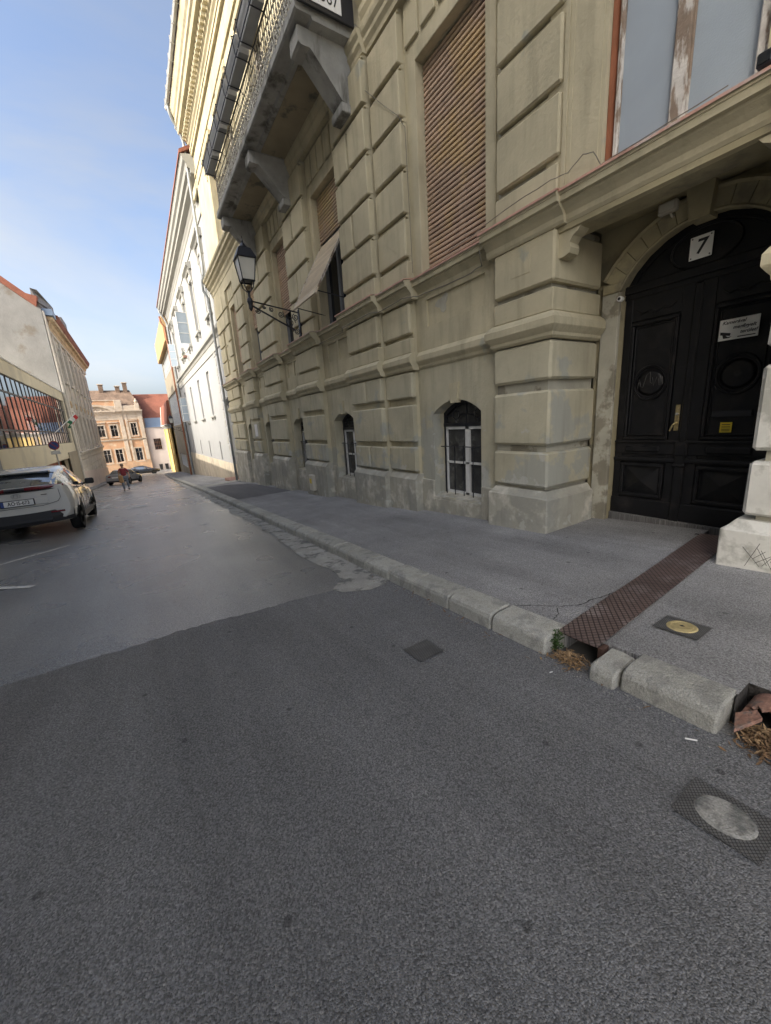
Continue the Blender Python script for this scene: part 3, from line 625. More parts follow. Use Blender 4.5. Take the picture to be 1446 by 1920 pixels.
# ---- bays: wall, basement window, panel, upper window with shutter
def basement_window(c, X, detail, room=True):
    hw = .585; z0, z1, rise = .15, 1.85, .21; fx = X + .27
    win = empty('basement_window', (fx, c, z0)); win.parent = H; win.location = Vector((fx, c, z0)) - ORG[H.name]; ORG[win.name] = Vector((fx, c, z0))
    F.box('pane', M['dullglass'], win, c - hw, c + hw, z0, z1, fx + .045, fx + .055)
    mb = MB(); w = .045
    top = 1.40
    for a0, a1, q0, q1 in ((c-hw, c+hw, z0+.02, z0+.075), (c-hw, c+hw, top-.05, top), (c-hw, c-hw+.05, z0, top), (c+hw-.05, c+hw, z0, top), (c-.045, c+.045, z0, top), (c-hw, c+hw, .74, .775)):
        F.boxm(mb, a0, a1, q0, q1, fx - .01, fx + .04)
    mb.build('white_frame', M['whitepaint'], win)
    mb = MB()
    arc = arcpts(c, hw, z1, rise, 14); arcI = arcpts(c, hw - .06, z1 - .06, rise - .02, 14)
    for k in range(14):
        P = [(fx-.02, *arc[k]), (fx-.02, *arc[k+1]), (fx-.02, *arcI[k+1]), (fx-.02, *arcI[k])]; mb.extrude(P, (.06, 0, 0))
    F.boxm(mb, c-hw, c+hw, top, top+.06, fx-.03, fx+.05); F.boxm(mb, c-hw, c-hw+.04, z0, z1-rise, fx-.02, fx+.03); F.boxm(mb, c+hw-.04, c+hw, z0, z1-rise, fx-.02, fx+.03)
    mb.build('black_frame', M['black_iron'], win)
    if detail:
        mb = MB()
        for cc in (c - .27, c + .27):
            pts = [(fx - .012, cc + .085*math.cos(t*math.pi/3 + .5), 1.60 + .085*math.sin(t*math.pi/3 + .5)) for t in range(6)]
            mb.tube(pts, .012, 5, close=True)
            mb.tube([(fx-.012, cc + .085, 1.60), (fx-.012, c + (.0 if cc > c else 0) , 1.60)] if cc < c else [(fx-.012, cc - .085, 1.60), (fx-.012, c, 1.60)], .011, 5)
            mb.tube([(fx-.012, cc, 1.515), (fx-.012, cc, 1.44)], .011, 5); mb.tube([(fx-.012, cc, 1.685), (fx-.012, cc, 1.79)], .011, 5)
            s = 1 if cc > c else -1; mb.tube([(fx-.012, cc + s*.085, 1.60), (fx-.012, cc + s*.29, 1.58)], .011, 5)
        mb.tube([(fx-.012, c, 1.44), (fx-.012, c, 1.85)], .013, 5); mb.build('tracery', M['black_iron'], win)
    gx = X + .17
    for k in range(5):
        a = c - hw + .13 + k * (2*hw - .26) / 4
        MB().tube([(gx, a, z0 + .03), (gx, a, z0 + .92)], .009, 5).build('grille_bar', M['black_iron'], win)
    MB().tube([(gx, c-hw, z0 + .90), (gx, c+hw, z0 + .90)], .009, 5).build('grille_rail', M['black_iron'], win)
    mb = MB(); mb.extrude([(X - .02, c-hw-.04, z0 - .045), (X - .02, c-hw-.04, z0 - .02), (fx, c-hw-.04, z0 + .035), (fx, c-hw-.04, z0 - .045)], (0, 2*hw + .08, 0)); mb.build('sill', M['plinth'], win)
    # arch surround: splayed chamfer band and keystone
    mb = MB(); arcO = arcpts(c, hw + .0, z1, rise, 12); arcP = arcpts(c, hw + .10, z1 + .09, rise + .02, 12)
    return win
def slats_shutter(c, hw, X, z_top, z_bot, pale=False, kinked=None):
    """wooden roller shutter made of separate slats"""
    sh = empty('roller_shutter', (X, c, z_bot)); sh.parent = H; sh.location = Vector((X, c, z_bot)) - ORG[H.name]; ORG[sh.name] = Vector((X, c, z_bot))
    pitch = .070; z = z_top
    while z - pitch > z_bot:
        j = random.uniform(-.0015, .0015)
        mb = MB(); mb.extrude([(X+j, c-hw, z-.010), (X+j-.010, c-hw, z-.022), (X+j-.010, c-hw, z-.052), (X+j, c-hw, z-.061), (X+j+.014, c-hw, z-.061), (X+j+.014, c-hw, z-.010)], (0, 2*hw, 0))
        mb.build('slat', M['slat'], sh); z -= pitch
    return sh
AX = []
for a0, a1, X, kind in SEG:
    if kind != 'bay': continue
    c = (a0 + a1) / 2
    if a0 > 17: c -= .02
    AX.append((c, X))
    w0 = walk_z(c, 4.5) - .8
    F.wall('basement_wall', M['plaster_low'], H, a0 - .2, a1 + .2, w0, 2.5, X, X + .30, [(c-.585, c+.585, .15, 1.85, .21)])
    F.box('base_course', M['plinth'], H, a0 - .1, c - .602, w0, .44, X - .035, X + .1, .012); F.box('base_course', M['plinth'], H, c + .602, a1 + .1, w0, .44, X - .035, X + .1, .012)
    F.box('base_course', M['plinth'], H, c - .598, c + .598, w0, .10, X - .033, X + .1, .012)
    basement_window(c, X, True)
    # keystone and voussoir band
    mb = MB(); mb.extrude([(X - .045, c-.07, 1.80), (X - .045, c+.07, 1.80), (X - .03, c+.11, 2.12), (X - .03, c-.11, 2.12)], (.1, 0, 0)); mb.build('keystone', M['plaster'], H)
    # raised surround with splayed upper corners
    o_, i_ = .735, .586
    pl = [(-o_, .45), (-o_, 1.62), (-.5, 1.93), (0, 2.0), (.5, 1.93), (o_, 1.62), (o_, .45)]
    pi_ = [(-i_, .45), (-i_, 1.64)] + [(p[0]-c, p[1]) for p in arcpts(c, i_, 1.86, .21, 6)][1:-1] + [(i_, 1.64), (i_, .45)]
    # bay panel above the string course
    F.wall('spandrel_wall', M['plaster'], H, a0 - .2, a1 + .2, 2.6, 3.72, X, X + .05, [(c-.67, c+.67, 3.12, 3.54)] if X > 4.55 else [(c-.56, c-.06, 3.12, 3.54), (c+.06, c+.56, 3.12, 3.54)])
    F.box('spandrel_panel', M['plaster'], H, c-.69, c+.69, 3.1, 3.56, X + .035, X + .06)
    # upper wall
    F.wall('wall', M['plaster'], H, a0 - .2, a1 + .2, 3.85, 8.0, X, X + .34, [(c-.71, c+.71, 3.9, 6.85)])
    # window surround (stepped)
    for q, (ww, dx) in enumerate(((.18, -.03),)):
        mb = MB()
        F.boxm(mb, c-.71-ww, c-.711, 3.93, 6.85+ww, X+dx, X+.03, .008); F.boxm(mb, c+.711, c+.71+ww, 3.93, 6.85+ww, X+dx, X+.03, .008); F.boxm(mb, c-.711, c+.711, 6.851, 6.85+ww, X+dx, X+.03, .008)
        mb.build('window_surround', M['plaster'], H)
    # frieze of upright panels above
    n = 5; w = (a1 - a0) / n
    for k in range(n): F.box('frieze_panel', M['plaster'], H, a0 + k*w + .03, a0 + (k+1)*w - .03, 7.13, 7.66, X - .04, X + .05, .015)
    # window behind the shutter
    win = empty('window', (X+.24, c, 3.95)); win.parent = H; win.location = Vector((X+.24, c, 3.95)) - ORG[H.name]; ORG[win.name] = Vector((X+.24, c, 3.95))
    F.box('pane', M['glass'], win, c-.70, c+.70, 3.95, 6.85, X+.27, X+.28)
    mb = MB()
    for q0, q1, r0, r1 in ((c-.71, c-.64, 3.93, 6.85), (c+.64, c+.71, 3.93, 6.85), (c-.05, c+.05, 3.93, 5.9), (c-.70, c+.70, 5.85, 5.97), (c-.70, c+.70, 3.93, 4.03)): F.boxm(mb, q0, q1, r0, r1, X+.20, X+.265)
    mb.build('window_frame', M['greyframe'] if X < 4.55 else M['peel'], win)
for i, (c, X) in enumerate(AX):
    hw = .70
    if i == 0: slats_shutter(c, hw, X + .13, 6.84, 3.96)
    elif i == 1: slats_shutter(c, hw, X + .13, 6.84, 3.94)
    elif i == 2:
        sh = slats_shutter(c, hw, X + .13, 6.84, 5.80)
        # the lower half swung out on its arms
        p0 = Vector((X + .12, 0, 5.80)); p1 = Vector((3.74, 0, 4.33)); d = (p1 - p0); L = d.length; d.normalize(); nrm = Vector((-d.z, 0, d.x))
        if nrm.x > 0: nrm = -nrm
        k = 0.0
        while k + .080 < L - .08:
            a = p0 + d * (k + .004); b = p0 + d * (k + .054)
            mb = MB(); P = [a, a + nrm*.004 + d*.010, b + nrm*.004 - d*.008, b, b - nrm*.013, a - nrm*.013]
            mb.extrude([(v.x, c - hw, v.z) for v in P], (0, 2*hw, 0)); mb.build('slat', M['slat_pale'], sh); k += .068
        a = p0 + d * (k + .004); b = p0 + d * L
        mb = MB(); mb.extrude([(v.x, c - hw - .01, v.z) for v in (a + nrm*.01, b + nrm*.01, b - nrm*.02, a - nrm*.02)], (0, 2*hw + .02, 0)); mb.build('bottom_rail', M['slat_pale'], sh)
        for s in (-1, 1):
            mb = MB(); mb.tube([(p1.x + .05, c + s*(hw-.02), p1.z + .06), (X + .1, c + s*(hw+.02), 4.28)], .012, 5); mb.build('stay_arm', M['black_iron'], sh)
            mb = MB(); mb.extrude([(v.x, c + s*hw - (.015 if s > 0 else 0), v.z) for v in (p0 + nrm*.012, p1 + nrm*.012, p1 - nrm*.03, p0 - nrm*.03)], (0, .015, 0)); mb.build('side_rail', M['peel'], sh)
    elif i == 3: slats_shutter(c, hw, X + .13, 6.84, 4.95)
    elif i == 4: slats_shutter(c, hw, X + .13, 6.84, 5.35)
    else: slats_shutter(c, hw, X + .13, 6.84, 4.55)
    # curtains / dim room behind
    F.box('reveal_box', M['roomwall'], H, c-.70, c+.70, 3.96, 6.8, X+.30, X+.33)
# ---- moulding under the first-floor level
UND = [(.1, 7.68), (-.02, 7.68), (-.03, 7.74), (-.07, 7.80), (-.07, 7.86), (-.11, 7.92), (-.12, 7.985), (.1, 7.985)]
F.prof('belt_moulding', M['plaster'], H, 6.9, 14.99, UND, 4.38)
F.prof('belt_moulding', M['plaster'], H, -3.1, 6.89, UND, 4.46)
BIG = [(.1, 8.05), (-.02, 8.05), (-.04, 8.18), (-.10, 8.26), (-.10, 8.34), (-.20, 8.42), (-.22, 8.5), (-.30, 8.54), (-.30, 8.64), (-.36, 8.70), (-.37, 8.78), (.1, 8.84)]
F.prof('belt_cornice', M['plaster'], H, 15.0, 22.42, BIG, 4.40)
F.prof('belt_cornice', M['plaster'], H, -3.1, 7.0, [(a*.6, z) for a, z in BIG], 4.46)
F.box('frieze_band', M['plaster'], H, 15.0, 22.29, 7.62, 8.06, 4.395, 4.75)

# ---- second storey, cornice, gutter, roof
ops2 = [(c-.62, c+.62, 9.35, 11.9) for c, X in AX] + [(2.09-.62, 2.09+.62, 9.35, 11.9)]
F.wall('upper_wall', M['plaster'], H, -3.1, 22.3, 8.0, 14.75, 4.44, 4.74, ops2)
MB().box(4.44, 13.0, 22.285, 22.3, -2.2, 15.4).build('party_wall', M['plaster'], H)
for c, X in AX:
    win = empty('window', (4.7, c, 9.35)); win.parent = H; win.location = Vector((4.7, c, 9.35)) - ORG[H.name]; ORG[win.name] = Vector((4.7, c, 9.35))
    F.box('pane', M['glass'], win, c-.62, c+.62, 9.35, 11.9, 4.69, 4.70)
    mb = MB()
    for q0, q1, r0, r1 in ((c-.62, c-.55, 9.35, 11.9), (c+.55, c+.62, 9.35, 11.9), (c-.05, c+.05, 9.35, 11.9), (c-.62, c+.62, 11.1, 11.2)): F.boxm(mb, q0, q1, r0, r1, 4.62, 4.685)
    mb.build('window_frame', M['peel'], win)
    mb = MB(); F.boxm(mb, c-.85, c-.621, 9.25, 12.1, 4.37, 4.5, .015); F.boxm(mb, c+.621, c+.85, 9.25, 12.1, 4.37, 4.5, .015); F.boxm(mb, c-.62, c+.62, 11.901, 12.1, 4.37, 4.5, .015); mb.build('window_surround', M['plaster'], H)
    F.prof('window_hood', M['plaster'], H, c-1.0, c+1.0, [(.06, 12.2), (-.05, 12.2), (-.12, 12.32), (-.22, 12.38), (-.24, 12.5), (.06, 12.56)], 4.44)
    for s in (-1, 1):
        mb = MB(); mb.extrude([(4.44, c + s*.86 - .08, 11.7), (4.34, c + s*.86 - .08, 11.78), (4.26, c + s*.86 - .08, 12.2), (4.44, c + s*.86 - .08, 12.2)], (0, .16, 0)); mb.build('console', M['plaster'], H)
for k, (z0, z1) in enumerate(((13.15, 13.25), (13.95, 14.1), (14.1, 14.2))): F.box('architrave', M['plaster'], H, -3.1, 22.32, z0, z1, 4.38 - .03*k, 4.5)
a = 15.3
while a < 22.2:
    F.box('upper_panel', M['plaster'], H, a, a + 1.5, 12.72, 13.10, 4.40, 4.5, .02); a += 1.72
TOP = [(.1, 14.2), (-.04, 14.2), (-.06, 14.32), (-.14, 14.40), (-.14, 14.5), (-.20, 14.55), (-.20, 14.72), (-.46, 14.80), (-.50, 14.95), (-.56, 15.0), (-.56, 15.18), (-.62, 15.26), (-.68, 15.5), (-.70, 15.58), (.1, 15.7)]
F.prof('crown_cornice', M['plaster'], H, -3.1, 22.4, TOP, 4.44)
mb = MB(); a = -3.0
while a < 22.3: F.boxm(mb, a, a + .12, 14.58, 14.74, 4.10, 4.26); a += .25
o = mb.build('dentils', M['plaster'], H); o['kind'] = 'stuff'
mb = MB(); gpts = [(3.70, 15.60), (3.62, 15.62), (3.58, 15.70), (3.60, 15.78), (3.64, 15.78), (3.625, 15.70), (3.65, 15.65), (3.72, 15.64)]
mb.extrude([(x, -3.1, z) for x, z in gpts], (0, 25.5, 0)); mb.build('gutter', M['zinc'], H)
for k in range(12): MB().box(3.565, 3.76, 13.2 + k*.8, 13.225 + k*.8, 15.585, 15.80).build('gutter_bracket', M['zinc'], H)
mb = MB(); mb.add([(3.68, -3.1, 15.72), (3.68, 22.4, 15.72), (9, 22.4, 19.2), (9, -3.1, 19.2), (14, 22.4, 15.7), (14, -3.1, 15.7)], [(0,1,2,3), (3,2,4,5)]); mb.build('roof', M['rooftile'], H)
# downpipe at the far corner
dp = [(3.66, 22.05, 15.62), (3.68, 22.05, 15.40), (3.80, 22.15, 15.15), (4.05, 22.28, 14.85), (4.14, 22.34, 14.5), (4.14, 22.36, 9.2), (4.0, 22.40, 8.75), (4.0, 22.40, 8.35), (4.18, 22.38, 8.0), (4.20, 22.40, 3.9), (4.20, 22.40, -1.15)]
MB().tube(dp, .062, 10).build('downpipe', M['greypipe'], H, smooth=True)
for z in (1.0, 3.1, 5.4, 7.6, 10.5, 13.0): MB().lathe([(.075, -.025), (.078, 0), (.075, .025)], (4.17 if z < 8 else 4.14, 22.385, z), 10).build('pipe_bracket', M['greypipe'], H)

# ---- balcony
slab = MB(); slab.extrude([(3.34, 7.15, 8.05), (3.31, 7.15, 8.08), (3.31, 7.15, 8.20), (3.36, 7.15, 8.24), (4.46, 7.15, 8.24), (4.46, 7.15, 8.0), (3.60, 7.15, 8.0), (3.58, 7.15, 8.05)], (0, 7.2, 0))
bal = slab.build('balcony_slab', M['balcony'], H)
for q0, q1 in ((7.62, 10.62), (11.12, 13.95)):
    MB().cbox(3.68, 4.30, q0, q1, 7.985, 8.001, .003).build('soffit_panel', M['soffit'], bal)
for c in (7.52, 10.86, 14.17):
    mb = MB(); w = .38
    P = [(3.40, 8.0), (3.40, 7.79), (3.44, 7.76), (3.52, 7.75), (3.60, 7.76), (3.66, 7.70), (4.16, 7.20), (4.22, 7.18), (4.24, 7.06), (4.36, 7.04), (4.5, 7.04), (4.5, 8.0)]
    mb.extrude([(x, c - w/2, z) for x, z in P], (0, w, 0)); mb.build('bracket', M['balcony'], bal)
    MB().cbox(4.12, 4.40, c - w/2 - .03, c + w/2 + .03, 7.02, 7.17, .015).build('bracket_foot', M['balcony'], bal)
rail = empty('balcony_railing', (3.42, 10.7, 8.24)); rail.parent = H; rail.location = Vector((3.42, 10.7, 8.24)) - ORG[H.name]; ORG[rail.name] = Vector((3.42, 10.7, 8.24))
RX = 3.42
proto = MB()
proto.tube([(0, 0, 0), (0, 0, .95)], .011, 5)
proto.lathe([(.012, .46), (.026, .48), (.026, .52), (.012, .54)], (0, 0, 0), 6)
for s in (-1, 1):
    sp = [(0, s*(.045 - .040*t/10*math.cos(t*.75)), .66 + .040*math.sin(t*.75)*(1-t/14) + .006*t) for t in range(9)]
    proto.tube(sp, .007, 4)
    sp = [(0, s*(.045 - .040*t/10*math.cos(t*.75)), .26 - .040*math.sin(t*.75)*(1-t/14)) for t in range(9)]
    proto.tube(sp, .007, 4)
pm = None
def baluster(x, y, z, rot=0):
    global pm
    if pm is None:
        o = proto.build('baluster', M['railing'], rail, local=True); pm = o.data
    else:
        o = bpy.data.objects.new('baluster', pm); COL.objects.link(o); o.parent = rail
    o.location = Vector((x, y, z)) - ORG[rail.name]; o.rotation_euler = (0, 0, rot)
y = 7.25
while y < 14.3: baluster(RX, y, 8.28); y += .115
x = RX + .12
while x < 4.35: baluster(x, 7.24, 8.28, R(90)); baluster(x, 14.28, 8.28, R(90)); x += .115
mb = MB()
for z, r in ((8.29, .016), (8.66, .014), (9.20, .022)): mb.tube([(4.4, 7.24, z), (RX, 7.24, z), (RX, 14.28, z), (4.4, 14.28, z)], r, 6)
mb.build('rails', M['railing'], rail)
mb = MB(); y = 7.25; k = 0
while y < 14.3:            # cast leaf frieze along the foot of the railing
    for q in range(3):
        zc = 8.36 + q * .105; yy = y + (q % 2) * .05
        mb.tube([(RX + random.uniform(-.006, .006), yy + .042*math.cos(t), zc + .045*math.sin(t)) for t in [i*math.pi/4 for i in range(8)]], .0115, 4, close=True)
    y += .1
o = mb.build('cast_frieze', M['railing'], rail); o['kind'] = 'stuff'
# planters on iron hangers, top-level things
for k in range(6):
    y0 = 7.35 + k * 1.16
    P = empty('window_box', (3.2, y0 + .5, 9.05)); P2 = MB(); P2.extrude([(3.34, y0, 9.10), (3.14, y0, 9.10), (3.08, y0, 9.36), (3.10, y0, 9.38), (3.38, y0, 9.38), (3.38, y0, 9.36)], (0, 1.02, 0)); P2.build('trough', M['planter'], P)
    mb = MB()
    for yy in (y0 + .12, y0 + .9): mb.tube([(3.42, yy, 9.42), (3.05, yy, 9.40), (3.10, yy, 9.08), (3.36, yy, 9.07), (3.40, yy, 9.0)], .012, 5)
    mb.tube([(3.055, y0 - .05, 9.30), (3.055, y0 + 1.07, 9.30)], .012, 5); mb.tube([(3.10, y0 - .05, 9.09), (3.10, y0 + 1.07, 9.09)], .012, 5); mb.tube([(3.36, y0 - .05, 9.07), (3.36, y0 + 1.07, 9.07)], .012, 5)
    mb.build('hanger', M['black_iron'], P)
    tag(P, 'grey trough in a black iron hanger on the balcony railing, ' + ('nearest the sign board' if k == 0 else 'farthest from the sign board' if k == 5 else ('second', 'third', 'fourth', 'fifth')[k-1] + ' from the sign board'), 'planter', 'window boxes along the balcony')
# sign board on the near end of the balcony
SB = empty('sign_board', (3.85, 7.1, 8.05)); tag(SB, 'white sign board with number 387 on a black frame at the balcony end', 'sign')
MB().cbox(3.30, 4.34, 7.06, 7.10, 8.10, 9.05, .006).build('black_panel', M['black_iron'], SB)
MB().box(3.40, 4.10, 7.050, 7.058, 8.165, 9.0).build('white_panel', M['white'], SB)
text_mesh('7 387', .27, 'lettering', M['ink'], SB, frame_negy(3.80, 7.047, 8.31), local=False, xscale=.82)

# ---- entrance porch: back wall with arch, archivolt, soffit, door
PX_ = 5.50; CD = 2.09
F.wall('porch_wall', M['porch'], H, 1.0, 3.2, -.2, 3.78, PX_, PX_ + .16, [(CD-.80, CD+.80, -.2, 3.50, .50)])
for s in (-1, 1):
    q = sorted((CD + s*.803, CD + s*1.03)); F.box('door_jamb', M['jamb'], H, q[0], q[1], -.2, 2.98, PX_ - .05, PX_ + .1, .012)
    q = sorted((CD + s*.79, CD + s*1.02)); F.box('impost', M['porch'], H, q[0], q[1], 2.98, 3.09, PX_ - .075, PX_ + .1, .015)
arcI = arcpts(CD, .80, 3.50, .50, 13); arcO = arcpts(CD, 1.0, 3.70, .56, 13)
for k in range(13):
    if k == 6: continue
    g = .004
    P = [(PX_-.055, arcI[k][0]+g, arcI[k][1]), (PX_-.055, arcI[k+1][0]-g, arcI[k+1][1]), (PX_-.075, arcO[k+1][0]-g, arcO[k+1][1]), (PX_-.075, arcO[k][0]+g, arcO[k][1])]
    mb = MB(); mb.extrude(P, (.1, 0, 0)); mb.build('voussoir', M['porch'], H)
mb = MB(); mb.tube([(PX_ - .065, p[0], p[1]) for p in arcO], .03, 6); mb.tube([(PX_ - .05, p[0], p[1]) for p in arcI], .018, 6); mb.build('archivolt_moulding', M['porch'], H)
mb = MB(); mb.extrude([(PX_-.14, CD-.09, 3.44), (PX_-.14, CD+.09, 3.44), (PX_-.18, CD+.13, 3.78), (PX_-.18, CD-.13, 3.78)], (.2, 0, 0)); mb.build('keystone', M['porch'], H)
F.box('porch_soffit', M['porch'], H, 1.0, 3.2, 3.74, 3.80, 4.4, 5.6)
F.prof('porch_beam', M['porch'], H, 1.15, 3.12, [(4.475, 3.66), (4.475, 3.545), (4.52, 3.53), (4.80, 3.53), (4.86, 3.58), (5.0, 3.68), (5.2, 3.735), (5.2, 3.79), (4.6, 3.79)])
for s in (-1, 1):   # corbels under the ledge at either side of the porch
    yb = 3.12 if s > 0 else 1.15
    prof = [(0, 3.62), (-.27, 3.62), (-.28, 3.56), (-.23, 3.50), (-.17, 3.47), (-.13, 3.42), (-.15, 3.36), (-.13, 3.31), (-.07, 3.29), (0, 3.29)]
    mb = MB(); mb.extrude([(4.50, yb + s*a, z) for a, z in prof], (.17, 0, 0)); mb.build('corbel', M['plaster'], H)
F.wall('wall', M['plaster'], H, .95, 3.3, 3.85, 8.0, 4.47, 4.62, [(1.42, 2.70, 3.93, 6.8)])
F.box('threshold', M['walk_dark'], H, CD-.79, CD+.79, -.05, .115, 5.53, 5.75, .01)

door = H
DX = 5.60
def dbox(name, a0, a1, z0, z1, d0, d1, c=.006): return F.box(name, M['door'], door, a0, a1, z0, z1, d0, d1, c)
# fanlight board
mb = MB(); arc = arcpts(CD, .80, 3.50, .50, 16); mb.extrude([(DX, p[0], p[1]) for p in arc], (.05, 0, 0)); mb.build('fanlight_board', M['door'], door)
mb = MB(); mb.tube([(DX - .01, CD + .32*math.cos(t), 3.22 + .20*math.sin(t)) for t in [i*math.pi/12 for i in range(24)]], .013, 5, close=True)
mb.tube([(DX - .005, p[0], p[1]) for p in arcpts(CD, .73, 3.43, .44, 16)], .016, 5); mb.build('fanlight_moulding', M['door'], door)
dbox('transom_rail', CD-.80, CD+.80, 2.93, 3.03, DX-.05, DX+.05, .012); dbox('transom_step', CD-.80, CD+.80, 2.87, 2.93, DX-.025, DX+.05)
for s in (-1, 1):
    leaf = F.box('door_leaf', M['door'], door, *sorted((CD + s*.008, CD + s*.80)), .10, 2.90, DX + .01, DX + .06, .004)
    def lb(name, a0, a1, z0, z1, d0, d1, c=.006):
        q = sorted((CD + s*a0, CD + s*a1)); return F.box(name, M['door'], leaf, q[0], q[1], z0, z1, d0, d1, c)
    lb('stile', .02, .16, .34, 2.88, DX-.012, DX+.02); lb('stile', .70, .79, .34, 2.88, DX-.012, DX+.02)
    lb('rail', .16, .70, 2.60, 2.88, DX-.010, DX+.02); lb('rail', .02, .79, .94, 1.10, DX-.02, DX+.02, .01); lb('rail_moulding', .02, .79, .845, .90, DX-.045, DX+.02, .014)
    lb('cap_moulding', .02, .79, 1.085, 1.12, DX-.045, DX+.02, .012); lb('drawer_panel', .24, .66, .965, 1.05, DX-.04, DX+.01, .018)
    lb('kick_board', .02, .79, .105, .34, DX-.035, DX+.02, .01)
    # framed mouldings of the panels
    def ring(a0, a1, z0, z1, w, d0):
        mb = MB()
        for q0, q1, r0, r1 in ((a0, a1, z0, z0+w), (a0, a1, z1-w, z1), (a0, a0+w, z0+w, z1-w), (a1-w, a1, z0+w, z1-w)):
            q = sorted((CD + s*q0, CD + s*q1)); F.boxm(mb, q[0], q[1], r0, r1, d0, DX+.02, .007)
        mb.build('panel_moulding', M['door'], leaf)
    ring(.17, .69, 1.13, 2.58, .035, DX-.03); ring(.215, .645, 1.18, 2.53, .018, DX-.012); ring(.17, .69, .37, .82, .04, DX-.035)
    # pyramid panel
    mb = MB(); a0, a1, z0, z1 = CD+s*.23, CD+s*.63, .43, .76; ca, cz = (a0+a1)/2, (z0+z1)/2
    mb.add([(DX+.008,a0,z0),(DX+.008,a1,z0),(DX+.008,a1,z1),(DX+.008,a0,z1),(DX-.045,ca,cz)], [(0,1,4),(1,2,4),(2,3,4),(3,0,4)]); mb.build('diamond_panel', M['door'], leaf)
    mb = MB(); oc = CD + s*.43; mb.tube([(DX - .004, oc + .185*math.cos(t), 1.84 + .20*math.sin(t)) for t in [i*math.pi/14 for i in range(28)]], .017, 6, close=True); mb.build('oval_moulding', M['door'], leaf)
    mb = MB(); mb.lathe([(.165, .012), (.12, -.004), (.05, -.010), (.0, -.011)], (DX, oc, 1.84), 24, 'x'); mb.build('oval_boss', M['door'], leaf, smooth=True)
    # carved sprig above the panel
    mb = MB()
    for t in (-1, 1): mb.tube([(DX-.012, oc, 2.66), (DX-.018, oc + t*.08, 2.70), (DX-.018, oc + t*.16, 2.68), (DX-.012, oc + t*.22, 2.73)], [.016, .014, .011, .006], 5)
    mb.build('carved_sprig', M['door'], leaf)
    if s < 0: # letter slot in the right leaf
        MB().cbox(DX-.022, DX+.01, oc-.175, oc+.175, 1.385, 1.455, .006).build('letter_slot', M['black_iron'], leaf)
dbox('cover_strip', CD-.055, CD+.055, .10, .95, DX-.055, DX+.02, .012); dbox('cover_strip', CD-.04, CD+.04, .95, 2.86, DX-.04, DX+.02, .014)
dbox('strip_capital', CD-.07, CD+.07, .93, 1.10, DX-.065, DX+.02, .02); dbox('strip_foot', CD-.075, CD+.075, .80, .84, DX-.07, DX+.02, .012)
lk = F.box('lock_plate', M['brass'], door, CD+.062, CD+.108, 1.24, 1.55, DX-.022, DX-.006, .004)
MB().lathe([(.016, 0), (.016, -.02), (.010, -.03)], (DX-.02, CD+.085, 1.44), 10, 'x').build('lock_cylinder', M['steel'], lk)
mb = MB(); mb.tube([(DX-.02, CD+.085, 1.33), (DX-.07, CD+.085, 1.33), (DX-.075, CD+.10, 1.31), (DX-.07, CD+.13, 1.24)], .010, 6); mb.build('handle', M['brass'], lk)
# graffiti tag on the left leaf oval
mb = MB(); gc = CD + .43
for st in ([(.14, 1.78), (.12, 1.90), (.10, 1.80), (.07, 1.79)], [(.07, 1.80), (.04, 1.93), (.0, 1.97), (-.01, 1.84), (-.03, 1.83)], [(-.03, 1.90), (-.05, 1.80), (-.08, 1.90)], [(-.10, 1.88), (-.11, 1.80), (-.15, 1.81), (-.14, 1.90)]):
    mb.tube([(DX - .013, gc + a, z) for a, z in st], .004, 4)
mb.build('scrawled_tag', M['graffiti'], door)

# things fixed at the entrance (top-level)
hp = empty('house_number_plate', (5.57, 2.115, 3.21)); tag(hp, 'small white enamel plate with black number 7 above the black door', 'number plate')
MB().cbox(5.555, 5.565, 2.01, 2.22, 3.10, 3.33, .004).build('plate', M['white'], hp); text_mesh('7', .20, 'numeral', M['ink'], hp, frame_negx(5.5535, 2.115, 3.215), local=False, shear=.12, bold=.004)
mb = MB()
for a in (2.03, 2.2):
    for z in (3.12, 3.31): mb.lathe([(.007, 0), (.007, -.003), (.002, -.004)], (5.555, a, z), 8, 'x')
mb.build('screws', M['ink'], hp)
cs = empty('camera_warning_sign', (5.56, 1.69, 2.3)); tag(cs, 'white sign about camera surveillance on the right door leaf', 'sign')
MB().cbox(5.548, 5.556, 1.525, 1.855, 2.195, 2.405, .003).build('sign_plate', M['white'], cs)
for t_, y_, z_, s_ in (('Kamerával', 1.735, 2.370, .046), ('megfigyelt', 1.645, 2.315, .046), ('terület!', 1.605, 2.262, .046)): text_mesh(t_, s_, 'lettering', M['ink'], cs, frame_negx(5.5465, y_, z_), local=False, shear=.3, bold=.0009)
mb = MB(); mb.box(5.546, 5.5475, 1.545, 1.69, 2.212, 2.222); mb.build('small_print', M['ink'], cs)
mb = MB(); mb.extrude([(5.546, 1.84, 2.285), (5.546, 1.75, 2.262), (5.546, 1.755, 2.235), (5.546, 1.84, 2.255)], (.0015, 0, 0)); mb.extrude([(5.546, 1.80, 2.25), (5.546, 1.77, 2.225), (5.546, 1.74, 2.23), (5.546, 1.76, 2.215), (5.546, 1.81, 2.215), (5.546, 1.82, 2.25)], (.0015, 0, 0)); mb.build('camera_drawing', M['ink'], cs)
ys_ = empty('yellow_sticker', (5.57, 1.69, 1.27)); tag(ys_, 'small yellow sticker with black print below the letter slot', 'sticker')
MB().box(5.583, 5.5855, 1.64, 1.745, 1.215, 1.325).build('sticker', M['yellow'], ys_)
mb = MB()
for z in (1.30, 1.275, 1.25, 1.232): mb.box(5.5815, 5.583, 1.655, 1.73, z - .004, z + .004)
mb.build('print_lines', M['ink'], ys_)
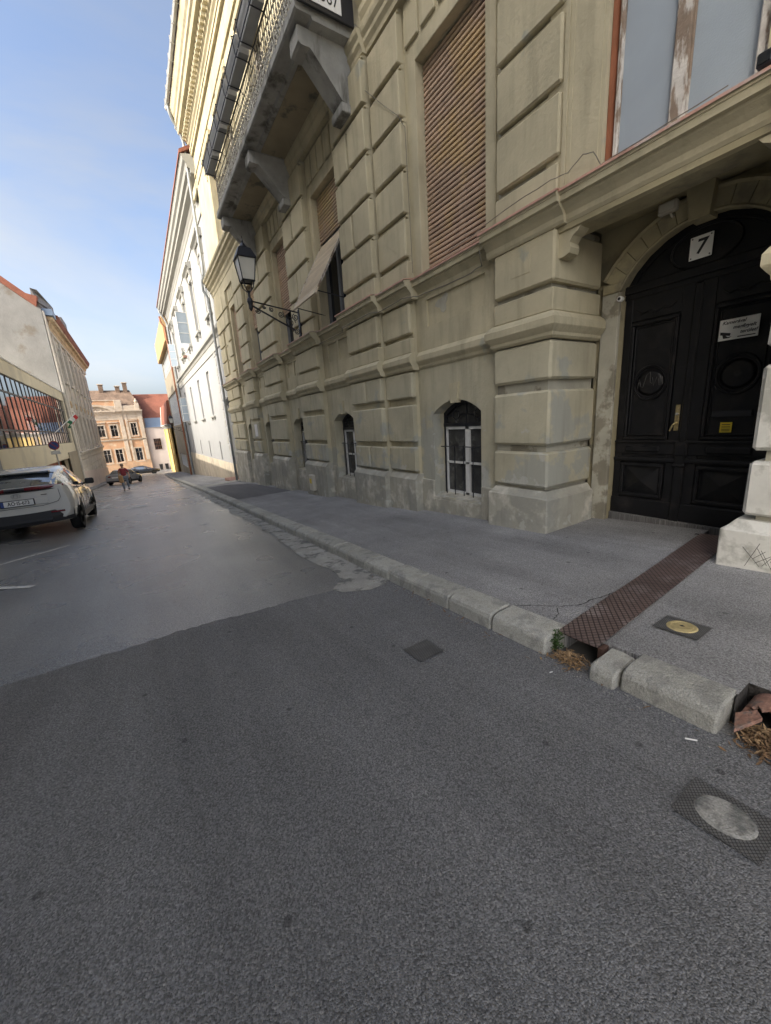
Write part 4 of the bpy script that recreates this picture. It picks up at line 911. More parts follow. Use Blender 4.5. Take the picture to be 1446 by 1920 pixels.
fl_ = empty('floodlight', (5.38, 2.36, 3.62)); tag(fl_, 'small white floodlight on the stone arch above the door', 'lamp')
mb = MB(); mb.cbox(5.26, 5.33, 2.27, 2.45, 3.58, 3.69, .012); mb.build('housing', M['greybox'], fl_); MB().box(5.254, 5.2605, 2.29, 2.43, 3.60, 3.67).build('lens', M['lampglass'], fl_)
mb = MB(); mb.tube([(5.33, 2.36, 3.63), (5.40, 2.36, 3.58), (5.44, 2.36, 3.58)], .015, 6); mb.build('bracket', M['greybox'], fl_)
cb = empty('bullet_camera', (5.52, 2.88, 2.88)); tag(cb, 'tiny white camera on the left jamb beside the black door', 'camera'); MB().lathe([(.02, 0), (.032, -.01), (.032, -.07), (.025, -.075)], (5.50, 2.885, 2.89), 10, 'x').build('body', M['white'], cb); MB().lathe([(.018, 0), (.018, -.004)], (5.424, 2.885, 2.89), 10, 'x').build('lens', M['ink'], cb)

# ---- big frosted window above the porch
win = empty('stair_window', (4.58, 2.06, 3.93)); win.parent = H; win.location = Vector((4.58, 2.06, 3.93)) - ORG[H.name]; ORG[win.name] = Vector((4.58, 2.06, 3.93))
F.box('pane', M['frost'], win, 2.10, 2.58, 3.95, 6.8, 4.60, 4.61); F.box('pane', M['frostrib'], win, 1.50, 2.0, 3.95, 6.8, 4.60, 4.61)
for q0, q1, d in ((1.98, 2.10, .0), (2.555, 2.60, .01), (1.42, 1.505, -.02)):
    F.box('post', M['peel'], win, q0, q1, 3.93, 6.8, 4.545 + d, 4.60, .008)
F.box('post_bead', M['peel'], win, 2.085, 2.115, 3.93, 6.8, 4.575, 4.60, .006); F.box('post_bead', M['peel'], win, 1.965, 1.995, 3.93, 6.8, 4.575, 4.60, .006)
F.box('bottom_rail', M['peel'], win, 1.42, 2.60, 3.925, 3.955, 4.56, 4.60, .005)
MB().box(4.535, 4.60, 2.615, 2.655, 3.93, 6.8).build('brown_edge_strip', M['brown_pipe'], win)
F.box('splayed_reveal', M['plaster'], win, 2.66, 2.70, 3.93, 6.8, 4.475, 4.60)
lb_ = empty('ledge_lamp', (4.32, 1.40, 3.93)); tag(lb_, 'dark box lamp standing on the ledge over the entrance, at the right edge', 'lamp'); MB().cbox(4.32, 4.46, 1.34, 1.43, 3.93, 4.02, .01).build('housing', M['black_iron'], lb_); MB().box(4.315, 4.32, 1.35, 1.42, 3.945, 4.01).build('front_glass', M['glass'], lb_)

# ---- cables on the facade
def cable(pts, label, r=.005):
    mb = MB(); P = [Vector(p) for p in pts]; out = []
    for a, b in zip(P, P[1:]):
        for t in (0, .33, .66): out.append(a.lerp(b, t) + Vector((0, 0, random.uniform(-.006, .006))))
    out.append(P[-1]); mb.tube(out, r, 5); o = mb.build('cable', M['cable'], smooth=True); tag(o, label, 'cable'); return o
cable([(4.40, 7.35, 7.6), (4.38, 6.6, 6.85), (4.40, 6.02, 6.30), (4.46, 5.92, 6.1), (4.47, 5.90, 4.6), (4.45, 5.86, 4.0)], 'thin dark cable running diagonally from the balcony bracket down to the ledge')
cable([(4.27, 4.15, 3.70), (4.42, 4.25, 3.58), (4.46, 4.6, 3.56), (4.46, 5.2, 3.585), (4.44, 5.7, 3.60), (4.30, 6.0, 3.62), (4.30, 6.8, 3.60), (4.16, 6.9, 3.60), (4.16, 8.1, 3.59), (4.33, 8.4, 3.58), (4.33, 9.8, 3.585)], 'bundle of dark cables sagging under the stone ledge beside the entrance pier', .008)
cable([(4.40, 4.9, 3.99), (4.36, 4.4, 3.97), (4.30, 4.05, 3.985), (4.27, 3.6, 4.0), (4.28, 3.1, 4.01), (4.36, 2.95, 4.03), (4.38, 2.80, 4.12), (4.40, 2.70, 4.10), (4.44, 2.64, 3.97), (4.38, 2.2, 3.95), (4.36, 1.6, 3.955)], 'grey cable lying in loops on the pink ledge flashing')
# scar of bare cement in the spandrel panel and old patch on the entrance pier
mb = MB(); pts = []
for k in range(18):
    t = 2*math.pi*k/18; r = .11 * (1 + .35*math.sin(3*t + 1) + random.uniform(-.15, .15)); pts.append((4.600, 5.30 + r*1.2*math.cos(t), 3.40 + r*math.sin(t)))
mb.extrude(pts, (.004, 0, 0)); mb.build('plaster_scar', M['plinth'], H)
MB().cbox(4.414, 4.43, 3.45, 3.74, 3.25, 3.46, .002).build('patch_panel', M['plaster'], H)
# scratched hatching on the pale pier plinth
mb = MB()
for k in range(7):
    a = .70 + k*.045 + random.uniform(-.02, .02)
    mb.tube([(4.359, a, .10 + random.uniform(0, .09)), (4.359, a + random.uniform(.07, .14), .34 + random.uniform(-.09, .03))], .0022, 4); mb.tube([(4.359, a + .02, .34 + random.uniform(-.09, .02)), (4.359, a + random.uniform(.08, .15), .12 + random.uniform(0, .1))], .0022, 4)
mb.build('scratched_hatching', M['scratch'], H)
# gas meter box
gm = empty('meter_box', (4.23, 11.0, -.35)); tag(gm, 'small pale meter box with a yellow sticker on the grey plinth', 'meter box')
MB().cbox(4.13, 4.25, 10.78, 11.06, -.34, .13, .015).build('casing', M['greybox'], gm); MB().box(4.122, 4.131, 10.85, 10.98, -.12, .02).build('yellow_label', M['yellow'], gm)
np_ = empty('notice_plate', (4.28, 16.9, 1.4)); tag(np_, 'narrow white notice on the far rusticated pier', 'notice'); MB().cbox(4.275, 4.297, 16.85, 17.25, 1.25, 1.75, .004).build('plate', M['white'], np_)
# ================================================================ STREET LAMPS
def street_lamp(wx, y, z, armlen, label, big=True):
    """wall lantern: bracket leaves the wall at (wx, y, z) towards -X"""
    L = empty('street_lamp', (wx, y, z)); tag(L, label, 'street lamp')
    bi = M['black_iron']; lx = wx - armlen
    mb = MB(); mb.cbox(wx - .02, wx + .06, y - .05, y + .05, z - .22, z + .42, .01); mb.lathe([(.01, -.34), (.05, -.27), (.03, -.22)], (wx - .01, y, z), 8); mb.build('wall_plate', bi, L)
    mb = MB(); mb.tube([(wx, y, z + .34), (lx, y, z + .52)], .018, 6); mb.tube([(wx - .15, y, z - .10), (wx - .5, y, z + .06), (lx + .1, y, z + .38), (lx, y, z + .42)], .022, 6); mb.build('arm', bi, L)
    def spiral(cx, cz, r, turns, start, sgn, th):
        N = int(14 * turns); return [(cx + r*(1 - .8*k/N)*math.cos(start + sgn*2*math.pi*turns*k/N), y, cz + r*(1 - .8*k/N)*math.sin(start + sgn*2*math.pi*turns*k/N)) for k in range(N+1)]
    for cx, cz, r, st, sg in ((wx - .26, z + .08, .15, 0, 1), (wx - .10, z - .14, .08, 1, -1), (wx - .10, z + .22, .09, 2, 1), (wx - .50, z + .26, .085, 1, -1), (wx - .74, z + .36, .06, 2, 1), (wx - .93, z + .40, .045, 0, -1), (lx + .18, z + .30, .07, 3, 1)):
        MB().tube(spiral(cx, cz, r, 1.6, st, sg, .01), .012, 5).build('scroll', bi, L)
    mb = MB(); mb.lathe([(.015, .28), (.05, .34), (.05, .42), (.075, .50), (.06, .56), (.03, .60), (.03, .70), (.05, .74)], (lx, y, z), 12); mb.build('stem', bi, L, smooth=False)
    b0, b1, t1 = z + .96, z + 1.46, z + 1.80
    for k in range(4):
        t = math.pi/4 + k*math.pi/2; MB().tube([(lx + .04*math.cos(t), y + .04*math.sin(t), z + .72), (lx + .15*math.cos(t), y + .15*math.sin(t), z + .82), (lx + .18*math.cos(t), y + .18*math.sin(t), b0)], .014, 5).build('cradle_bar', bi, L)
    h0, h1 = .145, .212
    mb = MB()
    for k in range(4):
        sx, sy = ((1,1),(-1,1),(-1,-1),(1,-1))[k]; nx, ny = ((1,1),(-1,1),(-1,-1),(1,-1))[(k+1)%4]
        mb.tube([(lx+sx*h0, y+sy*h0, b0), (lx+sx*h1, y+sy*h1, b1)], .014, 5)
        mb.tube([(lx+sx*h0, y+sy*h0, b0), (lx+nx*h0, y+ny*h0, b0)], .02, 5); mb.tube([(lx+sx*h1, y+sy*h1, b1), (lx+nx*h1, y+ny*h1, b1)], .018, 5)
        g = .96
        p = MB(); p.add([(lx+sx*h0*g, y+sy*h0*g, b0), (lx+nx*h0*g, y+ny*h0*g, b0), (lx+nx*h1*g, y+ny*h1*g, b1), (lx+sx*h1*g, y+sy*h1*g, b1)], [(0,1,2,3)]); p.build('glass_pane', M['lampglass'], L)
    mb.build('lantern_frame', bi, L)
    mb = MB()
    def sq(h, zz): return [(lx-h, y-h, zz), (lx+h, y-h, zz), (lx+h, y+h, zz), (lx-h, y+h, zz)]
    r0, r1, r2 = sq(.24, b1), sq(.222, b1 + .04), sq(.14, b1 + .23)
    mb.add(r0 + r1 + r2, [(3,2,1,0)] + [(i, (i+1)%4, (i+1)%4+4, i+4) for i in range(4)] + [(i+4, (i+1)%4+4, (i+1)%4+8, i+8) for i in range(4)] + [(8,9,10,11)]); mb.build('lantern_roof', bi, L)
    mb = MB(); mb.lathe([(.09, b1 + .23), (.10, b1 + .27), (.055, b1 + .33), (.022, b1 + .37), (.028, b1 + .40), (.012, b1 + .45), (.004, b1 + .52)], (lx, y, 0), 10); mb.build('finial', bi, L)
    return L
street_lamp(4.29, 10.86, 4.24, 1.27, 'black wrought iron wall lantern with milky glass beside the propped shutter')

# ================================================================ DRAIN COVER, MANHOLES, LITTER
dc = empty('drain_cover_plate', (3.7, 1.4, .15)); tag(dc, 'rusty brown tread plate bridging the drain from the door to the kerb', 'drain cover')
P = [(2.265, 1.185), (5.30, 1.39), (5.30, 1.70), (2.275, 1.475)]
mb = MB(); n = 8; g = []
for j in (0, 1):
    pass
rows = []
for i in range(n + 1):
    t = i / n; a = Vector(P[0]).lerp(Vector(P[1]), t); b = Vector(P[3]).lerp(Vector(P[2]), t)
    sag = .004 * math.sin(t * 9) ; rows.append([(q.x, q.y, wz(q.y, q.x) + .012 + sag + dz) for q, dz in ((a, .006), (a.lerp(b, .5), 0), (b, .0))])
mb.grid(rows); mb.grid([[(x, y, z - .008) for x, y, z in r] for r in rows])
mb.grid([[r[0] for r in rows], [(r[0][0], r[0][1], r[0][2] - .008) for r in rows]]); mb.grid([[r[2] for r in rows], [(r[2][0], r[2][1], r[2][2] - .008) for r in rows]]); mb.grid([rows[0], [(x, y, z - .008) for x, y, z in rows[0]]])
mb.build('tread_plate', M['rustplate'], dc, fixn=False)
mb = MB(); mb.box(2.30, 2.42, 1.17, 1.20, -.02, wz(1.2, 2.3) - .01); mb.build('angle_iron', M['rustflat'], dc)

def cover(name, x0, x1, y0, y1, zf, disc, label, elong=1.0):
    c = empty(name, ((x0+x1)/2, (y0+y1)/2, zf((y0+y1)/2))); tag(c, label, 'manhole cover')
    sl_ = -.06
    def P3(x, y, h): return (x, y, zf(y) + h)
    mb = MB(); mb.grid([[P3(x, y, .009) for x in (x0, (x0+x1)/2, x1)] for y in (y0, (y0+y1)/2, y1)]); mb.build('grid_plate', M['iron'], c, fixn=False)
    mb = MB(); w = .006
    for a in ((x0-w, x1+w, y0-w, y0), (x0-w, x1+w, y1, y1+w), (x0-w, x0, y0, y1), (x1, x1+w, y0, y1)):
        mb.grid([[P3(a[0], a[2], .0105), P3(a[1], a[2], .0105)], [P3(a[0], a[3], .0105), P3(a[1], a[3], .0105)]])
    mb.build('rim', M['iron'], c, fixn=False)
    if disc:
        m_, r = disc; cx, cy = (x0+x1)/2, (y0+y1)/2; N = 28
        vs = [P3(cx, cy, .016)] + [P3(cx + r*.9*math.cos(2*math.pi*k/N), cy + r*.9*elong*math.sin(2*math.pi*k/N), .016) for k in range(N)] + [P3(cx + r*math.cos(2*math.pi*k/N), cy + r*elong*math.sin(2*math.pi*k/N), .0095) for k in range(N)]
        mb = MB(); mb.add(vs, [(0, 1+k, 1+(k+1)%N) for k in range(N)] + [(1+k, N+1+k, N+1+(k+1)%N, 1+(k+1)%N) for k in range(N)]); d = mb.build('lid', m_, c, fixn=False)
        if m_ is M['brassdisc']:
            mb = MB(); mb.add([P3(cx-.012, cy, .0175), P3(cx, cy-.018, .0175), P3(cx+.012, cy, .0175), P3(cx, cy+.018, .0175)], [(0,1,2,3)]); mb.build('key_hole', M['ink'], d, fixn=False)
            mb = MB(); mb.tube([P3(cx + r*.7*math.cos(2*math.pi*k/N), cy + r*.7*math.sin(2*math.pi*k/N), .016) for k in range(N)], .003, 4, close=True); mb.build('raised_ring', m_, d, fixn=False)
    return c
cover('valve_cover', 2.79, 3.015, .84, 1.09, lambda y: wz(y, 2.9), (M['brassdisc'], .088), 'square iron valve cover with a round brass lid in the pavement')
cover('valve_cover', 1.575, 1.80, .215, .475, lambda y: road_z(y) + .004, (M['gutter'], .085), 'square iron cover with a concrete filled lid in the road near the lens', 1.15)
cover('valve_cover', 1.43, 1.64, 1.985, 2.185, lambda y: road_z(y) + .004, None, 'small square grey iron cover in the dark asphalt')

def leaf_pile(name, cx, cy, sx, sy, base, n, label, mats):
    mb = MB()
    for k in range(n):
        a = random.uniform(0, 2*math.pi); L_ = random.uniform(.022, .065); w = random.uniform(.002, .0065)
        x = random.gauss(cx, sx*.5); y = random.gauss(cy, sy*.5); h = max(0, 1 - abs(x-cx)/sx/1.3) * max(0, 1 - abs(y-cy)/sy/1.3)
        z = base(y) + random.uniform(.003, .012 + .05*h); tilt = random.uniform(-.5, .5); cu = random.uniform(-.3, .5)
        d = Vector((math.cos(a), math.sin(a), tilt)).normalized(); nn = Vector((-math.sin(a), math.cos(a), random.uniform(-.5, .5))).normalized(); up = d.cross(nn)
        c = Vector((x, y, z)); pts = []
        for t, ww in ((-.5, .05), (-.2, .9), (.15, 1), (.5, .05)): 
            p = c + d*L_*t + up*cu*L_*(t*t); pts += [p + nn*w*ww + up*w*.4*ww, p, p - nn*w*ww + up*w*.4*ww]
        for v in pts: v.z = max(v.z, base(v.y) + .0025)
        mb.add(pts, [(i*3+j, i*3+j+1, i*3+j+4, i*3+j+3) for i in range(3) for j in range(2)])
    o = mb.build(name, mats, fixn=False); tag(o, label, 'leaves', kind='stuff'); return o
leaf_pile('fallen_leaves', 2.20, 1.33, .09, .14, lambda y: road_z(y) + .004, 260, 'dry brown leaves heaped in the gully below the rusty plate', M['leaf2'])
leaf_pile('fallen_leaves', 2.24, .36, .11, .11, lambda y: road_z(y) + .004, 320, 'dry brown leaves heaped in the broken gully at the right edge', M['leaf'])
leaf_pile('fallen_leaves', 2.26, .39, .08, .08, lambda y: road_z(y) + .02, 120, 'pale dry leaves on top of the broken gully heap', M['leaf2'])
leaf_pile('fallen_leaves', 2.06, 2.6, .07, 2.2, lambda y: road_z(y) + .011, 46, 'few dry leaf scraps scattered along the foot of the kerb', M['leaf'])
weed = empty('weed', (2.24, 1.50, -.08)); tag(weed, 'small green weed growing at the kerb end beside the rusty plate', 'plant')
mb = MB(); ms = MB()
for k in range(26):
    a = random.uniform(0, 2*math.pi); r = random.uniform(.01, .07); h = random.uniform(.02, .16)
    c = Vector((2.235 + .6*r*math.cos(a), 1.462 + .5*r*math.sin(a) - .01, -.07 + h)); ms.tube([(2.24, 1.465, -.08), tuple((Vector((2.24, 1.465, -.08)) + c)/2 + Vector((0, 0, .01))), tuple(c)], .0018, 3)
    for q in range(4):
        b = random.uniform(0, 2*math.pi); L_ = random.uniform(.015, .032); d = Vector((math.cos(b), math.sin(b), random.uniform(-.3, .6))).normalized(); nn = d.cross(Vector((0, 0, 1))).normalized()
        mb.add([c, c + d*L_*.5 + nn*L_*.25, c + d*L_, c + d*L_*.5 - nn*L_*.25], [(0,1,2,3)])
mb.build('foliage', M['weed'], weed, fixn=False); ms.build('stems', M['weed'], weed, fixn=False)
# broken clay pipe in the second gully
cp = empty('broken_clay_pipe', (2.4, .40, -.02)); tag(cp, 'broken terracotta pipe mouth in the gully at the right edge', 'pipe')
mb = MB(); N = 14
ri, ro = .085, .10
rows = []
for x, off in ((2.36, .012), (2.60, 0)):
    rows.append([(x + (random.uniform(-.03, .02) if off else 0), .395 + ro*math.cos(math.pi*k/N), .0 + ro*1.0*math.sin(math.pi*k/N)) for k in range(N+1)])
rows2 = [[(x, .395 + (y-.395)*.85, z*.85) for x, y, z in r] for r in rows]
mb.grid(rows); mb.grid(rows2); mb.grid([rows[0], rows2[0]]); mb.build('pipe_wall', M['terracotta'], cp, fixn=False)
mb = MB(); mb.extrude([(2.20, .47, .005), (2.31, .50, .02), (2.34, .43, .07), (2.30, .40, .065)], (.012, .004, .012)); mb.build('loose_shard', M['terracotta'], cp)
for (x, y, a, l_, lab) in ((2.03, .58, .9, .05, 'white cigarette end on the dark road near the right gully'), (2.0, 1.33, .2, .022, 'tiny white scrap on the road below the leaf heap')):
    mb = MB(); z = road_z(y) + .010; d = Vector((math.cos(a), -math.sin(a), 0)) * l_/2; mb.tube([(x - d.x, y - d.y, z), (x + d.x, y + d.y, z)], .004, 6); o = mb.build('cigarette_end', M['paper']); tag(o, lab, 'litter')
# gravel grit along the kerb foot and loose stones on the road
mb = MB()
for k in range(420):
    x = random.uniform(-1.6, 2.1); y = random.uniform(.2, 5.5); s = random.uniform(.0012, .0032); z = road_z(y, x) + .0045
    mb.add([(x-s, y-s, z), (x+s*1.3, y-s, z), (x, y+s, z), (x, y, z+s*1.4)], [(0,1,3), (1,2,3), (2,0,3)])
for k in range(420):
    y = random.uniform(.2, 9) ** 1.0; x = 2.13 - abs(random.gauss(0, .035)); s = random.uniform(.002, .006); z = road_z(y) + .009
    mb.add([(x-s, y-s, z), (x+s, y-s, z), (x, y+s, z), (x, y, z+s*1.4)], [(0,1,3), (1,2,3), (2,0,3)])
o = mb.build('grit', M['gutter'], fixn=False); tag(o, 'loose grit and sand collected along the foot of the kerb', 'grit', kind='stuff')

# ================================================================ WHITE HOUSE (right, beyond)
def root(name, loc, label, cat='house'):
    e = empty(name, loc); tag(e, label, cat); return e
def sub(name, loc, parent):
    e = empty(name, loc); e.parent = parent; e.location = Vector(loc) - ORG[parent.name]; return e
def window(Fc, parent, c, hw, z0, z1, d, frame, pane, cross=(.62,), mull=1, name='window', bars=None, arch=0):
    w = sub(name, Fc.T(c, z0, d), parent); 
    Fc.box('pane', pane, w, c-hw, c+hw, z0, z1, d + .03, d + .04)
    mb = MB(); t = .05
    Fc.boxm(mb, c-hw, c-hw+t, z0, z1, d - .01, d + .028); Fc.boxm(mb, c+hw-t, c+hw, z0, z1, d - .01, d + .028); Fc.boxm(mb, c-hw, c+hw, z0, z0+t, d - .008, d + .027); Fc.boxm(mb, c-hw, c+hw, z1-t, z1, d - .008, d + .027)
    if mull: Fc.boxm(mb, c-.035, c+.035, z0, z1, d - .012, d + .026)
    for q in cross: zz = z0 + (z1-z0)*q; Fc.boxm(mb, c-hw, c+hw, zz-.03, zz+.03, d - .009, d + .025)
    mb.build('window_frame', frame, w); return w
WH = root('white_house', (4.6, 36, -2.2), 'white plastered two storey house with hooded upper windows, sunlit next to the khaki house')
WX = 4.62; G = Fac(lambda a, z, d: (WX + d, a, z))
y0w, y1w = 22.45, 47.4
uw = [25.0, 29.7, 34.4, 39.4, 44.4]; lw = [29.1, 33.8, 38.9, 43.9]
ops = [(c-.58, c+.58, 8.0, 11.0) for c in uw] + [(c-.5, c+.5, 2.65, 5.45) for c in lw] + [(c-.2, c+.2, -.35, .9, .12) for c in (28.5, 33.3, 38.4, 43.6)]
G.wall('wall', M['whiteplaster'], WH, 25.3, y1w, -4.2, 13.5, 0, .22, [o for o in ops if o[0] > 25.3])
G.wall('recessed_wall', M['whiteplaster'], WH, y0w, 25.3, -3.0, 13.5, .0, .25, [(25.0-.58, 25.0+.29, 8.0, 11.0), (22.9, 24.5, -1.6, 3.4, .4, .9)])
MB().box(WX + .9, WX + .95, 22.8, 24.6, -2.5, 3.4).build('entrance_door', M['modern'], WH)
for c in (28.5, 33.3, 38.4, 43.6): G.box('cellar_window', M['glass'], WH, c-.2, c+.2, -.35, .9, .18, .2)
for i, c in enumerate(lw):
    window(G, WH, c, .5, 2.65, 5.45, .14, M['whitepaint'], M['glass'], (.3, .62, .82))
    G.box('sill', M['whitetrim'], WH, c-.68, c+.68, 2.47, 2.60, -.16, .05, .02)
    for s in (-1, 1): G.box('sill_bracket', M['whitetrim'], WH, c + s*.45 - .07, c + s*.45 + .07, 2.30, 2.469, -.10, .05)
for i, c in enumerate(uw):
    window(G, WH, c, .58, 8.0, 11.0, .14, M['whitepaint'], M['palepane'] if i == 0 else M['glass'], (.25, .5, .72))
    G.box('sill', M['whitetrim'], WH, c-.85, c+.85, 7.82, 7.97, -.2, .05, .02)
    for s in (-1, 1):
        G.box('sill_bracket', M['whitetrim'], WH, c + s*.6 - .09, c + s*.6 + .09, 7.55, 7.819, -.14, .05); G.prof('console', M['whitetrim'], WH, c + s*.78 - .11, c + s*.78 + .11, [(0, 10.7), (-.08, 10.74), (-.1, 11.1), (-.2, 11.45), (0, 11.45)])
    G.prof('window_hood', M['whitetrim'], WH, c-1.1, c+1.1, [(.02, 11.46), (-.14, 11.46), (-.2, 11.54), (-.32, 11.62), (-.34, 11.74), (.02, 11.86)])
    G.box('surround', M['whitetrim'], WH, c-.74, c-.585, 8.0, 11.2, -.05, .05, .01); G.box('surround', M['whitetrim'], WH, c+.585, c+.74, 8.0, 11.2, -.05, .05, .01); G.box('relief_panel', M['whitetrim'], WH, c-.6, c+.6, 11.02, 11.42, -.07, .05, .02)
# casements standing open
def casement(c_hinge, z0, z1, w, ang, n):
    o = sub('open_casement', (WX - .02, c_hinge, z0), WH); d = Vector((-math.sin(ang), math.cos(ang), 0)); b = Vector((WX - .02, c_hinge, 0)); mb = MB()
    def bar(p, q, r=.022): mb.tube([p, q], r, 4)
    A = lambda t, z: tuple(b + d*w*t + Vector((0, 0, z)))
    bar(A(0, z0), A(0, z1)); bar(A(1, z0), A(1, z1))
    for k in range(n+1): z = z0 + (z1-z0)*k/n; bar(A(0, z), A(1, z), .02)
    mb.build('casement_frame', M['whitepaint'], o)
    mb = MB(); mb.add([A(0, z0), A(1, z0), A(1, z1), A(0, z1)], [(0,1,2,3)]); mb.build('pane', M['palepane'], o)
casement(34.4 + .58, 8.05, 10.2, .75, R(62), 3); casement(34.4 - .58, 8.05, 10.2, .75, R(100), 3); casement(44.4 + .58, 8.05, 10.1, .6, R(70), 3); casement(43.9 + .5, 2.7, 4.9, .55, R(75), 3); casement(43.9 - .5, 2.7, 4.9, .55, R(100), 3)
ST = [(.02, 6.05), (-.05, 6.05), (-.05, 6.12), (-.015, 6.14), (-.015, 6.55), (-.05, 6.57), (-.10, 6.7), (-.22, 6.78), (-.24, 6.92), (.02, 7.05)]
G.prof('string_course', M['whitetrim'], WH, y0w, y1w, ST)
G.prof('frieze', M['whitetrim'], WH, y0w, y1w, [(.02, 12.1), (-.05, 12.1), (-.06, 12.2), (-.02, 12.24), (-.02, 12.8), (-.06, 12.84), (-.1, 12.95), (.02, 12.97)])
EV = [(.1, 12.98), (-.06, 12.98), (-.14, 13.1), (-.16, 13.22), (-.38, 13.30), (-.40, 13.44), (-.52, 13.5), (-.56, 13.66), (-.66, 13.74), (-.70, 13.9), (-.74, 13.95), (.1, 14.1)]
G.prof('eaves_cornice', M['whitetrim'], WH, y0w - .3, y1w + .4, EV)
mb = MB(); mb.add([(WX - .78, y0w - .3, 13.96), (WX - .78, y1w + .4, 13.96), (10, y1w + .4, 17.5), (10, y0w - .3, 17.5), (WX - .76, y0w - .3, 14.12), (10, y0w - .3, 17.7), (WX - .76, y1w + .4, 14.12), (10, y1w + .4, 17.7)], [(0,1,2,3), (4,6,7,5), (0,4,5,3), (0,1,6,4), (1,2,7,6)]); mb.build('roof', M['rooftile'], WH)
mb = MB(); mb.box(WX + .2, 12, y0w, y1w, -4, 13.9); mb.build('rear_mass', M['whiteplaster'], WH)
mb = MB(); mb.extrude([(WX - .05, 25.3, -.42), (WX - .05, y1w, -.50), (WX - .05, y1w, -4.4), (WX - .05, 25.3, -4.4)], (.1, 0, 0)); mb.build('plinth', M['beige_plinth'], WH)
MB().box(WX - .03, WX + .1, y0w, 22.9, -3, -.42).build('plinth', M['beige_plinth'], WH); MB().box(WX - .03, WX + .1, 24.5, 25.3, -3, -.42).build('plinth', M['beige_plinth'], WH)
z = -.2
while z < 6.0:
    G.box('quoin', M['whitetrim'], WH, 25.28, 25.55 + .16*(int(z*2) % 2), z, z + .38, -.03, .05, .01); z += .5
MB().cbox(4.0, 4.62, 22.7, 25.0, -1.65, -1.22, .02).build('entrance_step', M['terracotta'], WH)
MB().tube([(3.98, 47.5, 13.8), (4.0, 47.5, 13.5), (4.35, 47.5, 12.9), (4.48, 47.5, 12.5), (4.48, 47.5, -3.2)], .09, 8).build('downpipe', M['greypipe'], WH)
# little potted plant hanging under the third window
hp2 = empty('hanging_plant', (4.4, 34.4, 7.9)); tag(hp2, 'small dark plant on an upper sill of the white house', 'plant'); mb = MB()
for k in range(60):
    c = Vector((4.30 + random.gauss(0, .12), 36.6 + random.gauss(0, .35), 7.75 + random.gauss(0, .2))); d = Vector((random.gauss(0, 1), random.gauss(0, 1), random.gauss(0, 1))).normalized()*.12; nn = d.cross(Vector((.3, .2, 1))).normalized()*.04
    mb.add([c, c + d*.5 + nn, c + d, c + d*.5 - nn], [(0,1,2,3)])
mb.build('foliage', M['weed'], hp2, fixn=False); MB().cbox(4.22, 4.5, 36.4, 36.8, 7.5, 7.68, .02).build('pot', M['terracotta'], hp2)

# ================================================================ MODERN BUILDING, YELLOW GATEHOUSE (right, far)
MO = root('modern_block', (4.4, 55, -3.4), 'grey beige modern block with top storey coloured as sunlit tan and ribbon windows beyond the white house', 'building')
G = Fac(lambda a, z, d: (4.35 + d, a, z))
G.wall('wall', M['modern'], MO, 47.7, 63, -4.6, 10.9, .1, .25, [(50, 62.4, 8.7, 10.6), (50, 62.4, 2.6, 6.3), (52, 60, -2.6, -1)])
MB().box(4.6, 12, 47.7, 63, -4.6, 13.0).build('rear_mass', M['modern'], MO)
MB().cbox(4.05, 5, 47.7, 63.2, 10.9, 13.3, .03).build('top_storey', M['modern_sunlit'], MO)
for z0, z1, a0, a1 in ((8.7, 10.6, 50, 62.4), (2.6, 6.3, 50, 62.4), (-2.6, -1, 52, 60)):
    n = 9; w = (a1-a0)/n
    for k in range(n): window(G, MO, a0 + w*(k+.5), w*.47, z0, z1, .2, M['whitepaint'], M['palepane'], (.4,), 1)
MB().tube([(3.95, 47.8, 13.2), (4.0, 47.75, 12.6), (4.25, 47.7, 12.2), (4.25, 47.7, -3.1)], .08, 8).build('downpipe', M['brown_pipe'], MO)
YG = root('gatehouse', (4.3, 70, -4.4), 'yellow gatehouse with steep red tiled roof and brown gate', 'house')
G = Fac(lambda a, z, d: (4.1 + d, a, z))
G.wall('wall', M['yellowplaster'], YG, 63.2, 78, -5.6, 3.0, 0, .3, [(64.2, 67.2, -5.4, -1.3, .4)])
MB().box(4.42, 10, 63.3, 78, -5.6, 3.0).build('rear_mass', M['yellowplaster'], YG)
MB().box(4.32, 4.40, 64.0, 67.4, -5.4, -1.1).build('gate', M['reddoor'], YG)
for a in (63.4, 68.0, 77.3): G.box('pilaster', M['yellowplaster'], YG, a, a + .7, -5.5, 2.4, -.14, .05, .02)
G.prof('cornice', M['whitetrim'], YG, 63.0, 78.3, [(.1, 2.4), (-.1, 2.4), (-.2, 2.6), (-.34, 2.7), (-.36, 2.9), (.1, 3.0)])
mb = MB(); mb.add([(3.72, 62.9, 2.95), (3.72, 78.4, 2.95), (4.15, 78.4, 6.1), (4.15, 62.9, 6.1), (8, 78.4, 6.9), (8, 62.9, 6.9), (8, 78.4, 2.95), (8, 62.9, 2.95)], [(0,1,2,3), (3,2,4,5), (1,6,4,2), (0,3,5,7)]); mb.build('mansard_roof', M['rooftile'], YG)
mb = MB(); mb.tube([(3.70, 78.42, 2.95), (4.13, 78.42, 6.1)], .09, 6); mb.tube([(3.70, 62.9, 2.93), (3.70, 78.42, 2.93)], .09, 6); mb.build('verge', M['pinkplaster'], YG)
street_lamp(4.6, 48.6, 1.75, 1.3, 'distant black wall lantern at the far corner of the white house')

